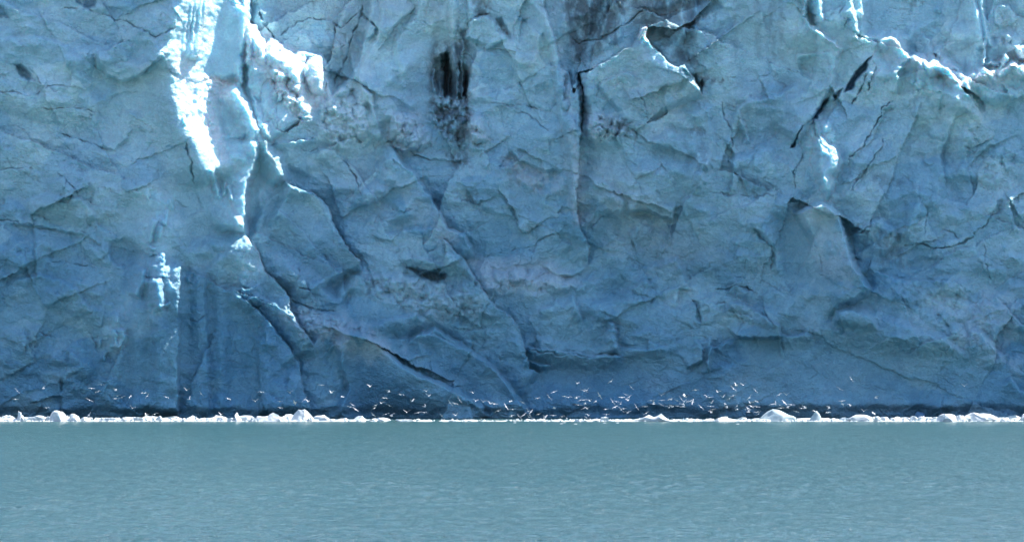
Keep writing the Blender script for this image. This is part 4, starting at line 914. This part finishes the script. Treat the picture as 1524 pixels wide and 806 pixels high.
# ================================================================ gulls
def gull_mesh(inner, outer, sweep, sit=False, bend=0.0):
    """one continuous gull: body, head, bill, tail and a pair of jointed wings; span about 1.1 m, flying towards +X"""
    vs_, fs_, mi = [], [], []
    st = [(.27, .004, .006, 0), (.225, .010, .012, .004), (.20, .024, .026, .010), (.165, .033, .034, .014), (.13, .033, .034, .010), (.07, .052, .052, 0), (0, .062, .062, -.004), (-.08, .050, .048, 0), (-.15, .026, .024, .008), (-.19, .040, .010, .012), (-.25, .060, .004, .012)]
    n = 8
    for (x, ry, rz, z0) in st:
        for j in range(n):
            a = j / n * 2 * math.pi; vs_.append((x, ry * math.cos(a), z0 + rz * math.sin(a)))
    for i in range(len(st) - 1):
        for j in range(n):
            a = i * n + j; b = i * n + (j + 1) % n; fs_.append((a, b, b + n, a + n)); mi.append(3 if i == 0 else 0)
    fs_.append(tuple(range(n - 1, -1, -1))); mi.append(3); e = (len(st) - 1) * n; fs_.append(tuple(range(e, e + n))); mi.append(0)
    for s in (-1, 1):
        if sit:
            pts = [(.08, s * .045, .045, .12), (-.02, s * .058, .052, .11), (-.14, s * .045, .05, .07), (-.26, s * .02, .045, .03)]
            pts = [(x, y, z, c) for x, y, z, c in pts]
        else:
            pts = []; y = .03; z = .02; xo = .06; segs = [(0, .17), (.10, .18), (.12, .16), (.13, .14), (.13, .10), (.09, .03)]
            for k, (dl, ch) in enumerate(segs):
                ang = inner if k < 3 else outer
                y += dl * math.cos(ang); z += dl * math.sin(ang); xo += dl * (math.tan(sweep) * (-.25 if k < 3 else 1.0)) * -1
                pts.append((xo, s * y, z, ch))
        b = len(vs_)
        for (x, y, z, ch) in pts:
            th = ch * .07 + .003
            vs_ += [(x, y, z), (x - ch * .35, y, z + th), (x - ch, y, z - .004), (x - ch * .4, y, z - th * .3)]
        m = len(pts)
        for i in range(m - 1):
            for j in range(4):
                p = b + i * 4 + j; q = b + i * 4 + (j + 1) % 4
                fs_.append((p, q, q + 4, p + 4) if s < 0 else (p, p + 4, q + 4, q)); mi.append(2 if i == m - 2 else (1 if j < 2 else 0))
        fs_.append((b, b + 1, b + 2, b + 3)); mi.append(0); e = b + (m - 1) * 4; fs_.append((e, e + 1, e + 2, e + 3)); mi.append(2)
    me = bpy.data.meshes.new('gull'); me.from_pydata(vs_, [], fs_)
    for m_ in (M_gw, M_gg, M_gb, M_gy): me.materials.append(m_)
    me.polygons.foreach_set('material_index', mi); me.polygons.foreach_set('use_smooth', [True] * len(fs_))
    me.validate(); bm = bmesh.new(); bm.from_mesh(me); bmesh.ops.recalc_face_normals(bm, faces=bm.faces); bm.to_mesh(me); bm.free(); me.update(); return me

POSE = {'gliding level': gull_mesh(.10, -.02, .25), 'with raised wings': gull_mesh(.75, .50, .2), 'with arched wings': gull_mesh(.35, -.55, .35),
        'with lowered wings': gull_mesh(-.25, -.75, .3), 'with bent wings': gull_mesh(.32, -.15, .5), 'banking steeply': gull_mesh(.15, .0, .3), 'wings half folded': gull_mesh(.9, .2, .9)}
SIT = gull_mesh(0, 0, 0, True)
def Z(x0, l): return [(x0 + a / 5.08, 560 + b / 5.08, p) for a, b, p in l]
L, VV, A, D, B, K, H = 'gliding level', 'with raised wings', 'with arched wings', 'with lowered wings', 'with bent wings', 'banking steeply', 'wings half folded'
BIRDS = Z(0, [(130, 110, K), (118, 172, L), (330, 90, H), (693, 90, L), (765, 62, L), (740, 115, A), (676, 178, L), (873, 104, H), (888, 146, B), (872, 167, L), (922, 158, L), (985, 152, A), (1090, 126, A), (1113, 148, K), (1257, 157, A), (353, 237, A), (1000, 240, VV), (1105, 292, H), (1170, 285, A), (672, 293, K)])
BIRDS += Z(250, [(140, 103, VV), (160, 172, VV), (250, 130, K), (455, 168, A), (660, 187, VV), (705, 118, A), (845, 188, L), (848, 237, A), (923, 123, H), (958, 198, K), (1032, 175, K), (1060, 188, VV), (1160, 65, L), (1235, 123, VV), (1318, 153, L), (1375, 230, B), (1395, 214, L), (1420, 250, K), (400, 288, VV)])
BIRDS += Z(500, [(258, 75, VV), (398, 117, H), (490, 138, A), (575, 187, VV), (683, 112, VV), (700, 147, H), (365, 163, A), (343, 203, H), (298, 218, L), (288, 240, K), (405, 220, L), (282, 290, K), (378, 285, L), (420, 298, H), (535, 270, VV), (672, 228, H), (668, 272, A), (622, 273, L), (800, 298, K), (905, 293, VV), (862, 200, K), (900, 205, A), (935, 180, K), (1037, 125, H), (1055, 185, VV), (1112, 192, VV), (1168, 205, VV), (1197, 207, L), (1320, 188, A), (1285, 228, K), (1410, 197, K), (1335, 248, L), (1225, 260, A), (1325, 303, H), (1380, 298, K)])
BIRDS += Z(750, [(550, 52, VV), (808, 37, K), (963, 82, K), (378, 117, L), (255, 165, A), (342, 158, K), (455, 150, L), (488, 158, A), (605, 110, L), (628, 104, VV), (545, 165, H), (575, 180, K), (600, 178, L), (722, 145, K), (650, 185, H), (690, 190, A), (562, 215, L), (612, 205, A), (630, 243, VV), (605, 240, L), (820, 190, K), (850, 190, B), (882, 207, H), (890, 158, L), (922, 138, B), (945, 155, K), (938, 180, VV), (840, 232, A), (770, 247, L), (885, 250, K), (905, 243, L), (775, 287, L), (933, 275, H), (1000, 230, K), (1065, 228, L), (1075, 277, L), (1112, 182, L), (1130, 208, H), (1190, 143, VV), (1195, 180, L), (1188, 212, K), (1260, 172, A), (380, 238, L), (182, 262, VV), (205, 268, K), (195, 290, K), (260, 285, L), (372, 294, L), (440, 303, A), (310, 308, VV), (150, 290, K), (190, 308, VV), (625, 312, L), (640, 295, H), (1448, 102, L), (1490, 232, L),
      (1340, 170, K), (1360, 140, A), (1377, 155, H), (1310, 183, L), (1363, 190, VV), (1385, 190, K), (1410, 185, A), (1350, 210, VV), (1358, 228, H), (1312, 223, L), (1272, 230, H), (1248, 235, H), (1425, 192, K)])
BIRDS += Z(1000, [(345, 117, H), (485, 68, VV), (540, 65, VV), (465, 92, K), (632, 108, K), (263, 150, H), (283, 158, L), (385, 155, VV), (465, 145, L), (435, 167, K), (585, 160, K), (637, 188, A), (298, 200, VV), (590, 200, H), (600, 225, L), (640, 228, L), (403, 207, L), (412, 235, H), (492, 222, K), (490, 250, A), (292, 226, L), (297, 272, H), (308, 250, L), (575, 240, K), (578, 268, H), (640, 270, A), (655, 282, K), (555, 250, VV), (810, 138, A), (865, 138, VV), (755, 210, L), (780, 212, H), (850, 197, L), (815, 215, K), (900, 213, L), (825, 238, L), (875, 235, H), (940, 265, L), (980, 240, L), (1005, 238, H), (1080, 262, A), (1188, 240, H), (1180, 272, A), (1355, 20, K), (1270, 95, K), (1285, 185, L), (1288, 208, K), (1350, 220, H), (1450, 262, VV)])
BIRDS += Z(1224, [(405, 162, H), (1072, 72, VV), (385, 278, L)])
BZ = [(-10, 150, 'far left end'), (150, 260, 'left fluted ice'), (260, 370, 'dark blue columns'), (370, 480, 'two lobed block'), (480, 570, 'right of two lobed block'), (570, 680, 'start of thin ice'),
      (680, 780, 'thin grey ice'), (780, 850, 'left of densest flock'), (850, 900, 'densest flock'), (900, 960, 'flat floe'), (960, 1010, 'jagged floe'), (1010, 1045, 'the knot of gulls'),
      (1045, 1100, 'low smooth mound'), (1100, 1145, 'left of glassy iceberg'), (1145, 1210, 'glassy iceberg'), (1210, 1300, 'pointed dome'), (1300, 1530, 'right hand run of ice')]
rows = [(0, 584, 'high'), (584, 598, 'mid height'), (598, 607, 'low'), (607, 640, 'skimming')]
rgl = random.Random(77); groups = {}
for (x, y, p) in BIRDS:
    z = next(i for i, q in enumerate(BZ) if q[0] <= x < q[1]); r = next(i for i, q in enumerate(rows) if q[0] <= y < q[1])
    groups.setdefault((z, r), []).append((x, y, p))
for (z, r), lst in groups.items():
    lst.sort(); same = {}
    for (x, y, p) in lst: same[p] = same.get(p, 0) + 1
    seen = {}
    for (x, y, p) in lst:
        seen[p] = seen.get(p, 0) + 1
        o = bpy.data.objects.new('gull', POSE[p]); COL.objects.link(o)
        d = rgl.uniform(588, 603) if y < 612 else rgl.uniform(600.5, 603)
        zz = CAMZ + (HY - y) / FPX * d
        if zz < .35: d = 601; zz = .35
        o.location = ((x - CX) / FPX * d, d, zz)
        sgn = rgl.choice((-1, 1)); yaw = rgl.choice((90, -90)) + rgl.gauss(0, 32); roll = rgl.gauss(0, 14); pit = rgl.gauss(0, 8)
        if p == K: roll = sgn * rgl.uniform(28, 60)
        if p == H: yaw += 60 * sgn
        if p in (L, B): roll += rgl.gauss(0, 8)
        o.rotation_euler = Euler((R(roll), R(pit), R(yaw)), 'XYZ'); s = rgl.uniform(1.15, 1.45); o.scale = (s, s, s)
        pre = (ORD[seen[p] - 1] + ' ') if same[p] > 1 else ''
        tag(o, f'{pre}gull {p}, {rows[r][2]}, over {BZ[z][2]}', 'gull', 'white gulls flying in front of the glacier')
for k, (x, y, l) in enumerate([(835.6, 630.5, 'white gull floating on the water below the densest flock, leftmost of the pair'), (839.8, 629, 'white gull floating on the water below the densest flock, right of the pair'),
                  (856.5, 631, 'grey white gull floating alone just right of the floating pair'), (899.6, 629.4, 'white gull floating on the water below the flat rectangular floe'),
                  (919.3, 629.4, 'white gull floating between the flat floe and the jagged floe'), (766, 629, 'white gull floating on the water at the left of densest flock'),
                  (1098, 631, 'white gull floating alone on the water left of the glassy iceberg'), (1369.5, 627.8, 'white gull sitting on the water in front of the right hand run of ice')]):
    d = 60000 / (y - HY); o = bpy.data.objects.new('gull', SIT); COL.objects.link(o); o.location = ((x - CX) / FPX * d, d, .05); o.rotation_euler = (0, 0, R(rgl.choice((0, 180)) + rgl.gauss(0, 25))); o.scale = (1.3, 1.3, 1.3)
    tag(o, l, 'gull', 'white gulls resting on the water')
